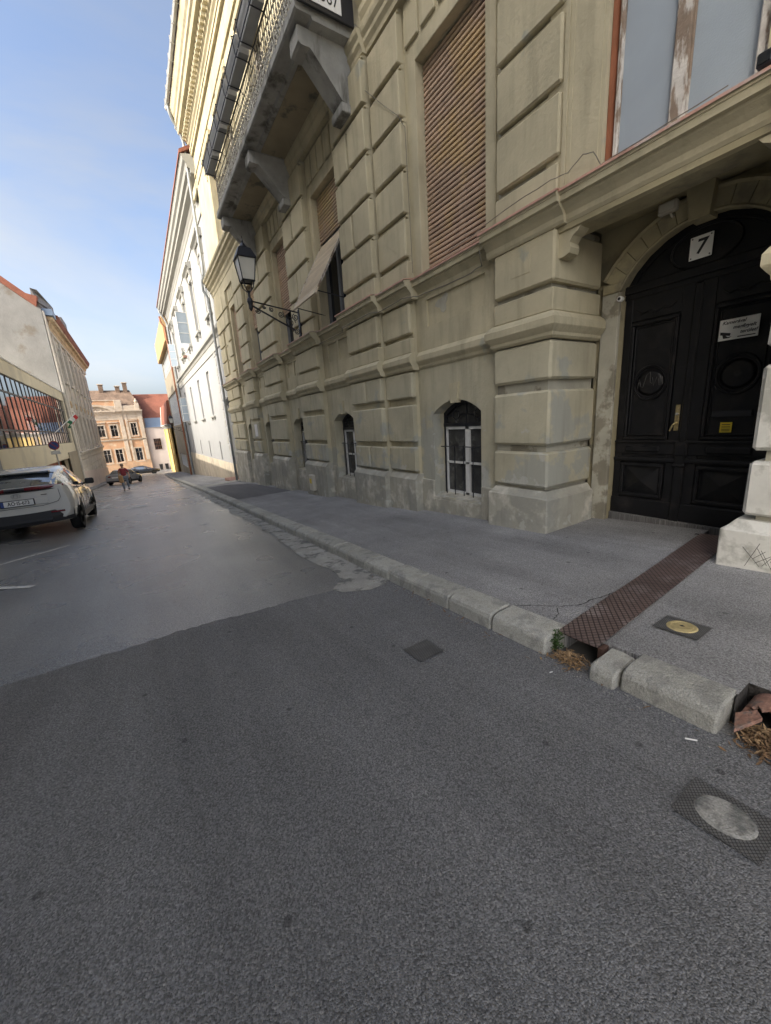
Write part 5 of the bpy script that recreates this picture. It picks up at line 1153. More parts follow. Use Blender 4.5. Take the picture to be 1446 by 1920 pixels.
# ================================================================ END OF THE STREET
PE = root('peach_house', (-3.5, 85, -5), 'peach and cream stucco house with curved pediment and old brown roof at the street end')
G = Fac(lambda a, z, d: (a, 85 + d, z))
xs_u = [(-11.6, .5), (-8.4, .5), (-5.3, .5), (-3.4, .5), (-.37, .44)]
ops = [(c-h, c+h, 1.75, 3.7 if i < 4 else 3.95) for i, (c, h) in enumerate(xs_u)] + [(c-h, c+h, -2.8, -.55) for c, h in [(-11.6, .55), (-8.4, .55), (-5.2, .5), (-3.4, .52), (-.37, .52)]]
G.wall('wall', M['peach'], PE, -14, 1.32, -6, 6.2, 0, .3, ops)
for o in ops:
    window(G, PE, (o[0]+o[1])/2, (o[1]-o[0])/2, o[2], o[3], .15, M['peel'], M['glass'], (.66,))
    mb = MB(); G.boxm(mb, o[0]-.18, o[0]-.001, o[2]-.1, o[3]+.18, -.08, .05); G.boxm(mb, o[1]+.001, o[1]+.18, o[2]-.1, o[3]+.18, -.08, .05); G.boxm(mb, o[0], o[1], o[3]+.001, o[3]+.18, -.08, .05); G.boxm(mb, o[0]-.25, o[1]+.25, o[2]-.25, o[2]-.101, -.16, .05); mb.build('window_surround', M['peachtrim'], PE)
    if o[2] > 0: G.box('window_hood', M['peachtrim'], PE, o[0]-.3, o[1]+.3, o[3]+.4, o[3]+.55, -.2, .05, .02)
for a in (-13.9, -7.0, -2.35, -1.45, .62): G.box('pilaster', M['peachtrim'], PE, a, a + (.62 if a != -1.45 else .35), -2.8, 5.6, -.12, .05, .02)
for z0, z1, d in ((.95, 1.1, -.12), (1.1, 1.2, -.2), (5.5, 5.75, -.15), (5.75, 6.0, -.3), (6.0, 6.2, -.5)): G.box('string_course', M['peachtrim'], PE, -14, 1.34 - d*.2, z0, z1, d, .05)
G.box('frieze', M['peachtrim'], PE, -14, 1.3, 4.6, 5.5, -.05, .05)
G.box('base', M['peachbase'], PE, -14, 1.33, -6, -2.85, -.12, .05, .02)
G.box('attic', M['peachtrim'], PE, -14, 1.0, 6.2, 7.0, -.05, .4, .03); G.box('attic_post', M['peachtrim'], PE, -2.6, -1.5, 6.2, 8.0, -.12, .5, .03); G.box('attic_post', M['peachtrim'], PE, .4, 1.1, 6.2, 7.4, -.12, .5, .03)
MB().lathe([(.1, 0), (.22, .1), (.3, .3), (.22, .5), (.08, .62), (.12, .72), (.02, .82)], (.75, 85.2, 7.4), 12).build('urn', M['peachtrim'], PE, smooth=True)
arc = arcpts(-5.4, 2.9, 7.25, 1.15, 14); arc2 = arcpts(-5.4, 2.55, 6.9, 1.05, 14)
mb = MB()
for k in range(14): mb.extrude([(arc[k][0], 84.45, arc[k][1]), (arc[k+1][0], 84.45, arc[k+1][1]), (arc2[k+1][0], 84.45, arc2[k+1][1]), (arc2[k][0], 84.45, arc2[k][1])], (0, .6, 0))
mb.build('curved_pediment', M['peachtrim'], PE)
mb = MB(); mb.extrude([(p[0], 84.8, p[1]) for p in arc2], (0, .2, 0)); mb.build('pediment_field', M['peachtrim'], PE)
mb = MB()
for k in range(9): mb.lathe([(.18, 0), (.12, -.12), (.02, -.16)], (-6.2 + k*.2, 84.8, 6.25 + .35*math.sin(k*.8)), 8, 'y')
mb.build('pediment_relief', M['peachtrim'], PE)
G.box('parapet_wall', M['peach'], PE, -9, -2.6, 6.2, 7.9, .3, .6); G.box('parapet_cap', M['peachtrim'], PE, -9, -2.6, 7.9, 8.05, .2, .7)
mb = MB(); mb.add([(-14, 85.1, 6.9), (1.2, 85.1, 6.9), (.1, 89, 10.0), (-14, 89, 10.0), (1.2, 93, 6.9), (-14, 93, 6.9)], [(0,1,2,3), (1,4,2), (2,4,5,3)]); mb.build('roof', M['oldtile'], PE)
for x, z1 in ((-4.2, 10.9), (-1.7, 10.6), (-.5, 11.2)):
    MB().cbox(x - .35, x + .35, 88.4, 89.2, 9, z1, .03).build('chimney', M['oldtile'], PE); MB().cbox(x - .45, x + .45, 88.3, 89.3, z1, z1 + .15, .02).build('chimney_cap', M['peachtrim'], PE)
MB().box(-14, 1.3, 85.3, 93, -6, 6.9).build('rear_mass', M['peach'], PE)
PK = root('pink_house', (4.5, 86, -5), 'pale pink house with plain red roof and barred window right of the peach house')
G = Fac(lambda a, z, d: (a, 85.3 + d, z))
G.wall('wall', M['pinkplaster'], PK, 1.32, 9, -6, 3.05, 0, .3, [(2.3, 3.5, -1.15, .9)])
window(G, PK, 2.9, .6, -1.15, .9, .15, M['brown_pipe'], M['glass'], (.33, .66)); 
mb = MB()
for k in range(5): mb.tube([(2.34 + k*.28, 85.2, -1.15), (2.34 + k*.28, 85.2, .9)], .03, 4)
mb.build('window_grille', M['rustflat'], PK)
G.box('dormer_band', M['bluegrey'], PK, 1.5, 9, 3.05, 4.72, .25, .6); G.box('gutter_board', M['bluegrey'], PK, 1.32, 9, 2.98, 3.1, -.15, .3); MB().box(1.36, 9, 85.7, 95, -6, 4.7).build('rear_mass', M['pinkplaster'], PK)
mb = MB(); mb.add([(.9, 85.5, 4.7), (9, 85.5, 4.7), (9, 90, 9.3), (.2, 90, 9.3), (9, 95, 4.7), (.9, 95, 4.7)], [(0,1,2,3), (3,2,4,5), (0,3,5)]); mb.build('roof', M['rooftile'], PK)
for x, lab in ((2.70, 'left dark wheelie bin against the pink house'), (3.66, 'right dark wheelie bin against the pink house')):
    b = empty('wheelie_bin', (x, 84.6, -4.9)); tag(b, lab, 'bin'); mb = MB(); mb.extrude([(x-.22, 84.4, -4.88), (x+.22, 84.4, -4.88), (x+.29, 84.4, -3.95), (x-.29, 84.4, -3.95)], (0, .55, 0)); mb.build('body', M['carplastic'], b); MB().cbox(x-.31, x+.31, 84.35, 84.98, -3.95, -3.87, .02).build('lid', M['carplastic'], b)

# ================================================================ LEFT SIDE
LX = -4.5
GB = root('glazed_hall', (-4.6, 30, -1.8), 'low cream building with a long dark framed window band on the left', 'building')
G = Fac(lambda a, z, d: (LX - d, a, z))
G.wall('wall', M['cream'], GB, 19.95, 40.6, -2.9, 5.3, 0, .3, [(20.1, 39.8, 1.42, 4.62), (22, 36, -2.6, .35)])
MB().box(-20, LX - .55, 19.95, 40.6, -3, 5.1).build('rear_mass', M['cream'], GB)
MB().box(LX - .53, LX - .5, 21.8, 36.2, -2.9, .4).build('garage_recess', M['reddoor'], GB)
G.box('roof_coping', M['zinc'], GB, 19.95, 40.62, 5.3, 5.36, -.05, .4)
G.box('cream_pillar', M['modern'], GB, 36.0, 40.58, -2.9, .75, -.06, .1)
a = 20.1; ap = []
while a < 39.9: ap.append(a); a += .86
zs_ = [1.42, 2.18, 3.85, 4.62]
for i in range(len(ap)-1):
    for j in range(3): 
        mb = MB(); t = .002*math.sin(i*2.3 + j); mb.add([G.T(ap[i], zs_[j], .082 + t), G.T(ap[i+1], zs_[j], .082 - t), G.T(ap[i+1], zs_[j+1], .082 - t*2), G.T(ap[i], zs_[j+1], .082 + t)], [(0,1,2,3)]); mb.build('pane', M['mirrorglass'], GB, fixn=False)
for a in ap: G.box('mullion', M['darkframe'], GB, a - .035, a + .035, 1.42, 4.62, .06, .12)
for z in zs_: G.box('transom', M['darkframe'], GB, 20.1, 39.8, z - .04, z + .04, .055, .11)
OH = root('old_house', (-4.6, 54, -3.4), 'shabby grey house with blank plastered gable and red brick cornice left of the street')
y0o, y1o = 40.6, 66.5
wins_u = [44.3, 47.6, 50.9, 54.4, 58.0, 61.8, 65.0]
ops = [(c-.5, c+.5, 6.6, 9.2) for c in wins_u] + [(c-.5, c+.5, .9, 3.8) for c in wins_u]
G.wall('facade', M['oldfacade'], OH, y0o + .5, y1o, -5.0, 11.0, 0, .3, ops)
for o in ops:
    c = (o[0]+o[1])/2; window(G, OH, c, .5, o[2], o[3], .15, M['peel'], M['glass'], (.66,))
    mb = MB(); G.boxm(mb, o[0]-.2, o[0]-.001, o[2]-.1, o[3]+.2, -.1, .05); G.boxm(mb, o[1]+.001, o[1]+.2, o[2]-.1, o[3]+.2, -.1, .05); G.boxm(mb, o[0], o[1], o[3]+.001, o[3]+.2, -.1, .05); G.boxm(mb, o[0]-.3, o[1]+.3, o[2]-.28, o[2]-.101, -.2, .05); mb.build('window_surround', M['oldfacade'], OH)
    if o[2] < 3: MB().lathe([(.32, 0), (.28, .08), (.1, .12), (.02, .12)], (LX, c, 4.65), 14, 'x').build('medallion', M['ochretrim'], OH)
for k, c in enumerate([42.4] + [(wins_u[i]+wins_u[i+1])/2 for i in range(6)]): G.box('pilaster', M['oldfacade'], OH, c-.35, c+.35, .6, 9.9, -.12, .05, .02)
for z0, z1, d in ((.3, .48, -.2), (.48, .62, -.32), (9.9, 10.1, -.15)): G.box('string_course', M['oldfacade'], OH, y0o + .3, y1o + .1, z0, z1, d, .05, .02)
z = -3.6
r_ = 0
while z < .2:
    a = y0o + .5
    while a < y1o - 1.2:
        if not any(abs(a + .5 - c) < .0 for c in wins_u): G.box('rusticated_block', M['oldfacade'], OH, a, a + 1.1, max(z, road_z(a, -3.7) + .3), z + .62, -.09, .05, .03)
        a += 1.2
    z += .7; r_ += 1
mb = MB(); mb.extrude([(LX + .16, y0o + .3, -1.0), (LX + .16, y1o, -2.4), (LX + .16, y1o, -5.2), (LX + .16, y0o + .3, -5.2)], (-.2, 0, 0)); mb.build('plinth', M['pinkplaster'], OH)
G.prof('cornice', M['ochretrim'], OH, y0o + .4, y1o + .5, [(.1, 10.1), (-.08, 10.1), (-.14, 10.4), (-.2, 10.45), (-.28, 10.7), (-.5, 10.8), (-.55, 10.95), (.1, 11.05)])
G.prof('brick_eaves', M['rooftile'], OH, y0o + 1.8, y1o + .6, [(.1, 11.05), (-.55, 10.96), (-.62, 11.05), (-.72, 11.3), (-.75, 11.42), (.1, 11.6)])
a = y0o + 2.0; mb = MB()
while a < y1o: G.boxm(mb, a, a + .22, 10.72, 10.93, -.52, -.3); a += .5
o = mb.build('dentils', M['ochretrim'], OH); o['kind'] = 'stuff'
# blank gable facing the camera, with tiled verge
mb = MB(); gy = y0o
mb.extrude([(LX - .006, gy, -3), (LX - .006, gy, 11.45), (-5.2, gy, 11.9), (-6.9, gy, 13.4), (-9.5, gy, 15.9), (-13, gy, 12.8), (-13, gy, -3)], (0, .5, 0)); mb.build('gable_wall', M['shabby'], OH)
mb = MB(); mb.extrude([(-4.72, gy - .12, 11.5), (-5.2, gy - .12, 11.92), (-6.9, gy - .12, 13.42), (-9.5, gy - .12, 15.95), (-9.5, gy - .12, 16.4), (-6.85, gy - .12, 13.9), (-5.15, gy - .12, 12.4), (-4.55, gy - .12, 12.25)], (0, .8, 0)); mb.build('verge_tiles', M['rooftile'], OH)
mb = MB(); mb.add([(-3.9, gy + 1.0, 11.5), (-3.9, y1o + .6, 11.5), (-9.5, y1o + .6, 16.2), (-9.5, gy, 16.2), (-4.6, gy, 11.9)], [(0,1,2,3,4)]); mb.build('roof', M['rooftile'], OH)
mb = MB(); mb.extrude([(-4.55, gy + .25, 11.0), (-4.3, gy + .25, 11.2), (-3.95, gy + 1.7, 11.5), (-3.95, gy + 1.7, 12.0), (-4.5, gy + .3, 12.8), (-4.9, gy + .3, 12.9), (-4.9, gy + .3, 11.5)], (0, .35, 0)); mb.build('parapet', M['shabby'], OH)
G.box('attic_gable', M['shabby'], OH, 50.5, 53.5, 11.6, 13.2, -.3, .3, .03)
MB().box(LX + .0, LX + .62, y0o + .2, y0o + 1.7, 11.05, 11.5).build('sheet_flashing', M['bluegrey'], OH)
MB().box(-13, LX - .32, y0o + .5, y1o, -5, 11.4).build('rear_mass', M['oldfacade'], OH)
MB().tube([(LX + .05, y0o + .12, 11.3), (LX + .10, y0o + .12, 10.5), (LX + .10, y0o + .1, -2.2)], .09, 10).build('downpipe', M['oldfacade'], OH)
# off-camera neighbour whose shade falls across the street
NB = root('corner_house', (-4.6, 2, 0), 'tall plastered house on the left side beside the camera, before the glazed hall')
ops = [(c-.6, c+.6, z0, z0 + 2.3) for c in (-1.5, 1.5, 5, 8.5, 12, 15.5) for z0 in (1.2, 5.6, 9.8)]
G.wall('wall', M['whiteplaster'], NB, -3.5, 19.9, -1.6, 14.9, 0, .25, ops)
MB().box(-12, LX - .3, -3.5, 19.88, -1.6, 14.7).build('rear_mass', M['whiteplaster'], NB)
for o in ops: window(G, NB, (o[0]+o[1])/2, .6, o[2], o[3], .13, M['whitepaint'], M['glass'], (.66,))
G.prof('eaves_cornice', M['whitetrim'], NB, -3.5, 20.0, [(.1, 14.5), (-.1, 14.5), (-.3, 14.8), (-.45, 14.9), (-.45, 15.1), (.1, 15.2)])
mb = MB(); mb.add([(-3.95, -3.5, 15.15), (-3.95, 20.0, 15.15), (-8.3, 20.0, 17.6), (-8.3, -3.5, 17.6), (-12.5, 20.0, 15.1), (-12.5, -3.5, 15.1)], [(0,1,2,3), (3,2,4,5), (1,4,2)]); mb.build('roof', M['rooftile'], NB)
# flag
FL = empty('flag', (-4.5, 33.0, 2.1)); tag(FL, 'red white and green flag on a slanted white pole in front of the window band', 'flag')
p0 = Vector((-4.5, 33.0, 2.15)); p1 = Vector((-3.35, 34.2, 3.35)); MB().tube([p0, p1], .025, 6).build('pole', M['white'], FL)
p1 = p1 - (p1 - p0) * .02; d = (p0 - p1).normalized()
for k, nm in enumerate(('red', 'white', 'green')):
    rows = []
    for i in range(9):
        t = i / 8; hang = Vector((.18*math.sin(t*5 + k*.3)*t, .25*t + .10*math.sin(t*6 + k*.5), -.55*t - .02*k))
        rows.append([tuple(p1 + d*(.30*k + .30*u)*(1 - .35*t) + hang*1.0 + Vector((.05*math.sin(7*u + 4*t), 0, 0))) for u in (0, .25, .5, .75, 1.0)])
    mb = MB(); mb.grid(rows); mb.build(nm + '_stripe', M['flag_' + nm], FL, smooth=True, fixn=False)
# no-stopping sign
NS = empty('no_stopping_sign', (-3.75, 25.6, -1.55)); tag(NS, 'round blue and red no stopping sign on a grey post behind the white car', 'sign')
sx, sy, sz = -3.66, 25.5, 1.40
MB().tube([(sx, sy + .06, -1.65), (sx, sy + .06, 1.75)], .03, 8).build('post', M['steel'], NS)
def disc(r, y, m, nm, n=28): mb = MB(); mb.lathe([(r, 0), (r, -.006)], (sx, y, sz), n, 'y'); return mb.build(nm, m, NS)
disc(.22, sy + .01, M['signred'], 'rim'); disc(.175, sy, M['signblue'], 'face')
mb = MB(); mb.extrude([(sx - .14, sy - .009, sz + .11), (sx - .11, sy - .009, sz + .14), (sx + .14, sy - .009, sz - .11), (sx + .11, sy - .009, sz - .14)], (0, .002, 0)); mb.build('slash', M['signred'], NS)
MB().cbox(sx - .19, sx + .19, sy, sy + .012, sz - .44, sz - .27, .003).build('supplementary_plate', M['white'], NS)
# ================================================================ VEHICLES
def interp(tab, y):
    for (a, *va), (b, *vb) in zip(tab, tab[1:]):
        if a <= y <= b:
            t = (y-a)/(b-a); t = t*t*(3-2*t) if False else t; return [p + (q-p)*t for p, q in zip(va, vb)]
    return list(tab[-1][1:])
def make_car(name, loc, rotz, pitch, scale, paint, label, sedan=False, plate=None, dark_lower=True, wheels_r=.345):
    C_ = empty(name, loc); tag(C_, label, 'car'); C_.rotation_euler = (pitch, 0, rotz); C_.scale = (scale,)*3
    # y, half-width bottom, mid, belt, z bottom, z mid, z belt
    if not sedan:
        low = [(0.0, .80, .84, .74, .40, .66, 1.10), (.06, .86, .885, .79, .34, .68, 1.12), (.25, .88, .915, .83, .30, .72, 1.12), (.6, .88, .925, .85, .28, .72, 1.08), (1.2, .87, .905, .84, .25, .70, 1.03), (2.0, .87, .90, .835, .24, .68, .99), (2.9, .87, .905, .83, .24, .68, .98), (3.4, .87, .92, .80, .26, .68, .96), (3.9, .83, .88, .74, .28, .66, .88), (4.2, .74, .80, .62, .32, .62, .78), (4.36, .58, .64, .50, .38, .58, .68)]
        gh = [(.02, .70, .56, 1.10, 1.13), (.16, .76, .60, 1.11, 1.25), (.45, .80, .60, 1.10, 1.38), (.75, .82, .61, 1.07, 1.465), (1.3, .83, .62, 1.03, 1.53), (2.0, .83, .61, .99, 1.54), (2.5, .83, .58, .98, 1.48), (2.95, .82, .56, .975, 1.26), (3.4, .80, .54, .96, .985)]
        L_, wb0, wb1 = 4.36, .85, 3.49
    else:
        low = [(0.0, .74, .78, .70, .40, .62, .92), (.08, .80, .85, .74, .32, .64, 1.0), (.4, .84, .89, .79, .26, .66, 1.0), (1.0, .86, .90, .82, .22, .66, .96), (2.2, .86, .90, .82, .20, .64, .92), (3.2, .86, .90, .80, .20, .64, .90), (3.9, .83, .88, .74, .24, .62, .84), (4.4, .74, .80, .62, .28, .58, .74), (4.6, .58, .64, .5, .34, .54, .66)]
        gh = [(.35, .72, .55, .98, 1.0), (.8, .76, .56, .97, 1.24), (1.2, .78, .57, .95, 1.38), (1.8, .79, .58, .93, 1.43), (2.4, .79, .57, .92, 1.42), (2.9, .78, .55, .91, 1.24), (3.5, .76, .54, .89, .92)]
        L_, wb0, wb1 = 4.6, .95, 3.7
    rows = []
    ysec = []
    for (a, *_), (b, *_) in zip(low, low[1:]):
        n = max(1, int((b-a)/.22)); ysec += [a + (b-a)*k/n for k in range(n)]
    ysec.append(low[-1][0])
    for y in ysec:
        wb, wm, wt, zb, zm, zt = interp(low, y)
        half = [(0, zb), (wb*.88, zb), (wb, zb + .09), (wm*.99, zm - .10), (wm, zm + .02), (wm*.975, zm + .16), (wt + .02, zt - .06), (wt, zt), (wt*.6, zt + .018), (0, zt + .025)]
        rows.append([(x, y, z) for x, z in half] + [(-x, y, z) for x, z in reversed(half[1:-1])] + [(half[0][0], y, half[0][1])])
    mb = MB(); mb.grid(rows); n = len(rows[0])-1; mb.add(rows[0][:-1], [tuple(range(n))]); mb.add(rows[-1][:-1], [tuple(range(n))])
    mb.build('body', paint, C_, smooth=True, local=True)
    # greenhouse as glass, roof and pillars as painted skin
    rows = []; roof = []; ysg = []
    for (a, *_), (b, *_) in zip(gh, gh[1:]): ysg += [a + (b-a)*k/3 for k in range(3)]
    ysg.append(gh[-1][0])
    for y in ysg:
        wbt, wr, zb, zt = interp(gh, y); zt = max(zt, zb + .01)
        half = [(wbt, zb - .02), (wbt*.98, zb + (zt-zb)*.3), (wr + (wbt-wr)*.35, zb + (zt-zb)*.78), (wr, zt - .02), (wr*.6, zt), (0, zt + .008)]
        rows.append([(x, y, z) for x, z in half] + [(-x, y, z) for x, z in reversed(half[:-1])])
    mb = MB(); mb.grid(rows); mb.build('glasshouse', M['carglass'], C_, smooth=True, local=True)
    mb = MB(); r0, r1 = (.50, 2.42) if not sedan else (1.05, 2.5); rr = []
    for y in [r0 + (r1-r0)*k/10 for k in range(11)]:
        wbt, wr, zb, zt = interp(gh, y); half = [(wr + (wbt-wr)*.28, zb + (zt-zb)*.82), (wr + .005, zt - .012), (wr*.6, zt + .008), (0, zt + .016)]
        rr.append([(x + .004 if x else 0, y, z + .003) for x, z in half] + [(-x - .004, y, z + .003) for x, z in reversed(half[:-1])])
    mb.grid(rr); mb.build('roof', paint, C_, smooth=True, local=True)
    for s in (-1, 1):
        def rib(ys_, w, nm, m_):
            rows = []
            for y, f0, f1 in ys_:
                wbt, wr, zb, zt = interp(gh, y)
                def pt(f): 
                    x = wbt*(1 - .02*f/.3) if f < .3 else wbt*.98 + (wr - wbt*.98)*((f-.3)/.7); return (s*(x + .008), y, zb + (zt-zb)*f)
                rows.append([pt(f0), pt((f0+f1)/2), pt(f1)])
            mb = MB(); mb.grid(rows); mb.build(nm, m_, C_, smooth=True, local=True)
        if not sedan: rib([(.04, 0, 1), (.25, 0, .97), (.5, 0, .95), (.8, .0, .93), (1.05, .0, .35)], 0, 'rear_pillar', paint)
        else: rib([(.38, 0, 1), (.7, 0, .97), (1.0, 0, .95), (1.2, .0, .2)], 0, 'rear_pillar', paint)
        e = gh[-1][0]; rib([(e-.98, .86, .99), (e-.7, .80, .98), (e-.3, .5, .98), (e-.02, 0, .98)], 0, 'front_pillar', paint)
        # mirror
        mb = MB(); my = 2.78; mb.cbox(s*.90 - .10 + .09*s, s*.90 + .10 + .09*s, my - .06, my + .08, .97, 1.13, .03); mb.tube([(s*.80, my + .04, .98), (s*.95, my + .02, 1.03)], .025, 5); mb.build('door_mirror', M['carplastic'], C_, local=True)
        # wheels
        for wy in (wb0, wb1):
            w = empty('wheel', (0, 0, 0)); w.parent = C_; w.location = (s*.80, wy, wheels_r); ORG[w.name] = Vector((0, 0, 0)); rr_ = wheels_r
            mb = MB(); mb.lathe([(rr_*.66, -.10), (rr_*.92, -.11), (rr_, -.075), (rr_, .075), (rr_*.92, .11), (rr_*.66, .10)], (0, 0, 0), 26, 'x'); mb.build('tyre', M['tyre'], w, smooth=False, local=True)
            mb = MB(); mb.lathe([(rr_*.66, s*.100), (rr_*.62, s*.085), (rr_*.60, s*.03)], (0, 0, 0), 26, 'x')
            for k in range(10):
                t = 2*math.pi*k/10; u, v = math.cos(t), math.sin(t); mb.extrude([(s*.075, u*.05 - v*.018, v*.05 + u*.018), (s*.075, u*.05 + v*.018, v*.05 - u*.018), (s*.09, u*rr_*.63 + v*.028, v*rr_*.63 - u*.028), (s*.09, u*rr_*.63 - v*.028, v*rr_*.63 + u*.028)], (-s*.02, 0, 0))
            mb.lathe([(.055, s*.06), (.05, s*.10), (.02, s*.105)], (0, 0, 0), 12, 'x'); mb.build('rim', M['rim'], w, local=True)
            # arch cladding and dark well
            ar = [(s*(.918 if not sedan else .895), wy + (rr_+.085)*math.cos(t), rr_ - .02 + (rr_+.075)*math.sin(t)) for t in [math.pi*k/14 for k in range(15)]]
            ai = [(s*(.90 if not sedan else .88), wy + (rr_+.02)*math.cos(t), rr_ - .02 + (rr_+.02)*math.sin(t)) for t in [math.pi*k/14 for k in range(15)]]
            mb = MB(); mb.grid([ar, ai]); mb.build('wheel_arch', M['carplastic'] if not sedan else paint, C_, local=True, fixn=False)
            mb = MB(); mb.lathe([(rr_ + .035, 0), (.05, 0)], (s*(.893 if not sedan else .872), wy, rr_), 26, 'x'); mb.build('wheel_well', M['void'], C_, local=True)
        mb = MB(); mb.box(s*.86, s*.925, wb0 + .36, wb1 - .36, .24, .38); mb.build('sill_trim', M['carplastic'], C_, local=True)
        for dy in (wb0 + .62, wb0 + 1.62): MB().tube([(s*.918, dy, .40), (s*.915, dy, .70), (s*.85, dy, 1.0)], .006, 4).build('door_gap', M['void'], C_, local=True)
        MB().cbox(s*.895 - .012, s*.895 + .02, wb0 + 1.35, wb0 + 1.55, .84, .87, .006).build('door_handle', paint, C_, local=True)
        # head lamp
        mb = MB(); mb.cbox(s*.60 - .17, s*.60 + .17, L_ - .30, L_ - .13, .63, .72, .02); mb.build('headlight', M['headlamp'], C_, local=True)
    # rear end
    def band(x0, x1, z0, z1, off, m_, nm, bow=.10, hw=.84, zc=0.0, y00=-.012):
        rows = []; N = 14
        for k in range(N+1):
            x = x0 + (x1-x0)*k/N; q = min(1, abs(x)/hw); y = y00 + bow*q**4 - off; dz = zc*q*q
            rows.append([(x, y + .07*(1 if z0 > .9 else 0)*0, z0 + dz), (x, y - .012, (z0+z1)/2 + dz), (x, y + .012, z1 + dz), (x, y + .06, z1 + dz), (x, y + .06, z0 + dz)])
            rows[-1].append(rows[-1][0])
        mb = MB(); mb.grid(rows); mb.add(rows[0][:5], [(0,1,2,3,4)]); mb.add(rows[-1][:5], [(0,1,2,3,4)]); return mb.build(nm, m_, C_, local=True, smooth=False)
    if not sedan:
        band(-.88, .88, .30, .56, .02, M['carplastic'], 'rear_bumper', .12, .90, .05); band(-.5, .5, .33, .43, .045, M['carplastic'], 'diffuser', .05, .9)
        for s in (-1, 1): band(*sorted((s*.16, s*.80)), 1.045, 1.115, .010, M['taillight'], 'taillight', .09, .84, .015)
        band(-.16, .16, 1.045, 1.11, .008, M['carplastic'], 'lamp_bar', .09, .84, .015); band(-.80, .80, 1.02, 1.043, .012, M['carplastic'], 'lamp_lower_edge', .09, .84, .015)
        mb = MB(); mb.cbox(-.56, .56, .36, .62, 1.395, 1.43, .015); mb.build('rear_spoiler', M['carglass'], C_, local=True)
        for s in (-1, 1): MB().cbox(s*.62 - .12, s*.62 + .12, -.045, -.02, .52, .56, .006).build('reflector', M['taillight'], C_, local=True)
        mb = MB(); mb.tube([(.075*math.cos(t), -.028, .955 + .045*math.sin(t)) for t in [k*math.pi/8 for k in range(16)]], .008, 5, close=True); mb.tube([(.03*math.cos(t), -.028, .955 + .045*math.sin(t)) for t in [k*math.pi/8 for k in range(16)]], .005, 4, close=True); mb.build('emblem', M['rim'], C_, local=True)
        mb = MB(); mb.tube([(.70, .0, 1.02), (.71, -.012, .84), (.66, -.022, .76), (.4, -.028, .70), (-.4, -.028, .70), (-.66, -.022, .76), (-.71, -.012, .84), (-.70, 0, 1.02)], .004, 4); mb.build('hatch_gap', M['void'], C_, local=True)
        mb = MB(); mb.cbox(-.50, .50, -.018, .02, .735, .865, .01); mb.build('plate_recess', paint, C_, local=True)
        mb = MB(); mb.cbox(-.28, .28, -.034, -.016, .735, .875, .004); mb.build('plate_frame', M['carplastic'], C_, local=True)
        pl = MB().box(-.26, .26, -.038, -.033, .75, .862).build('number_plate', M['white'], C_, local=True)
        MB().box(-.26, -.21, -.041, -.037, .75, .862).build('blue_band', M['signblue'], pl, local=True)
        text_mesh('AO·IS-673', .105, 'plate_lettering', M['ink'], pl, frame_negy(.022, -.0395, .804), local=True, xscale=.78, bold=.0015)
        MB().box(.40, .50, -.031, -.026, .925, .94).build('model_script', M['carplastic'], C_, local=True)
    else:
        for s in (-1, 1): band(*sorted((s*.36, s*.76)), .76, .88, .006, M['taillight'], 'taillight', .09, .80)
        band(-.80, .80, .30, .42, .02, M['carplastic'], 'rear_bumper', .10, .84)
        MB().box(-.26, .26, -.034, -.028, .66, .77).build('number_plate', M['white'], C_, local=True)
    return C_
make_car('parked_car', (-2.66, 12.05, road_z(12.05, -2.2) + .0), 0, -math.atan(.06), 1.12, M['car_white'], 'white crossover car with black bumper and red lamps parked on the left', plate=True)
gx, gy = -2.55, 44.2
make_car('parked_car', (gx, gy, road_z(gy, gx)), R(-18), -math.atan(.068), 1.0, M['car_grey'], 'silver grey saloon seen from behind at the left pavement', sedan=True)
make_car('parked_car', (-2.6, 75.6, road_z(75.6, 0)), R(-90), 0, 1.02, M['car_black'], 'black saloon standing across the street end', sedan=True)

# ================================================================ PERSON
def skin_mesh(name, verts, edges, radii, material, parent, root=0, sub=2):
    me = bpy.data.meshes.new(name); me.from_pydata(verts, edges, []); o = bpy.data.objects.new(name, me); COL.objects.link(o)
    m = o.modifiers.new('Skin', 'SKIN'); m.use_smooth_shade = True
    lay = me.skin_vertices[0] if me.skin_vertices else None
    if lay is None:
        bpy.context.view_layer.objects.active = o; lay = me.skin_vertices[0]
    for i, r in enumerate(radii): lay.data[i].radius = r if isinstance(r, tuple) else (r, r); lay.data[i].use_root = (i == root)
    s = o.modifiers.new('Sub', 'SUBSURF'); s.levels = sub; s.render_levels = sub
    bpy.context.view_layer.update(); dg = bpy.context.evaluated_depsgraph_get()
    me2 = bpy.data.meshes.new_from_object(o.evaluated_get(dg)); bpy.data.objects.remove(o); me2.name = name
    me2.materials.clear(); me2.materials.append(material)
    for p in me2.polygons: p.use_smooth = True
    o2 = bpy.data.objects.new(name, me2); COL.objects.link(o2); o2.parent = parent; return o2
px, py = -1.28, 31.2
PN = empty('person', (px, py, road_z(py, px)), R(180)); tag(PN, 'person in a dark red shirt and grey blue jeans walking up the road', 'person')
ORG[PN.name] = Vector((0, 0, 0))
V = [(0,0,.98), (0,0,1.15), (0,.0,1.35), (0,.01,1.50), (0,.02,1.57), (0,.03,1.66), (0,.03,1.76),
     (.10,0,.93), (.13,.14,.52), (.12,.06,.09), (.12,.20,.05),
     (-.10,0,.93), (-.13,-.02,.52), (-.14,-.24,.14), (-.14,-.10,.06),
     (.19,0,1.44), (.27,-.06,1.16), (.27,.06,.93), (.27,.10,.84),
     (-.19,0,1.44), (-.29,.04,1.17), (-.30,.14,.96), (-.30,.17,.87)]
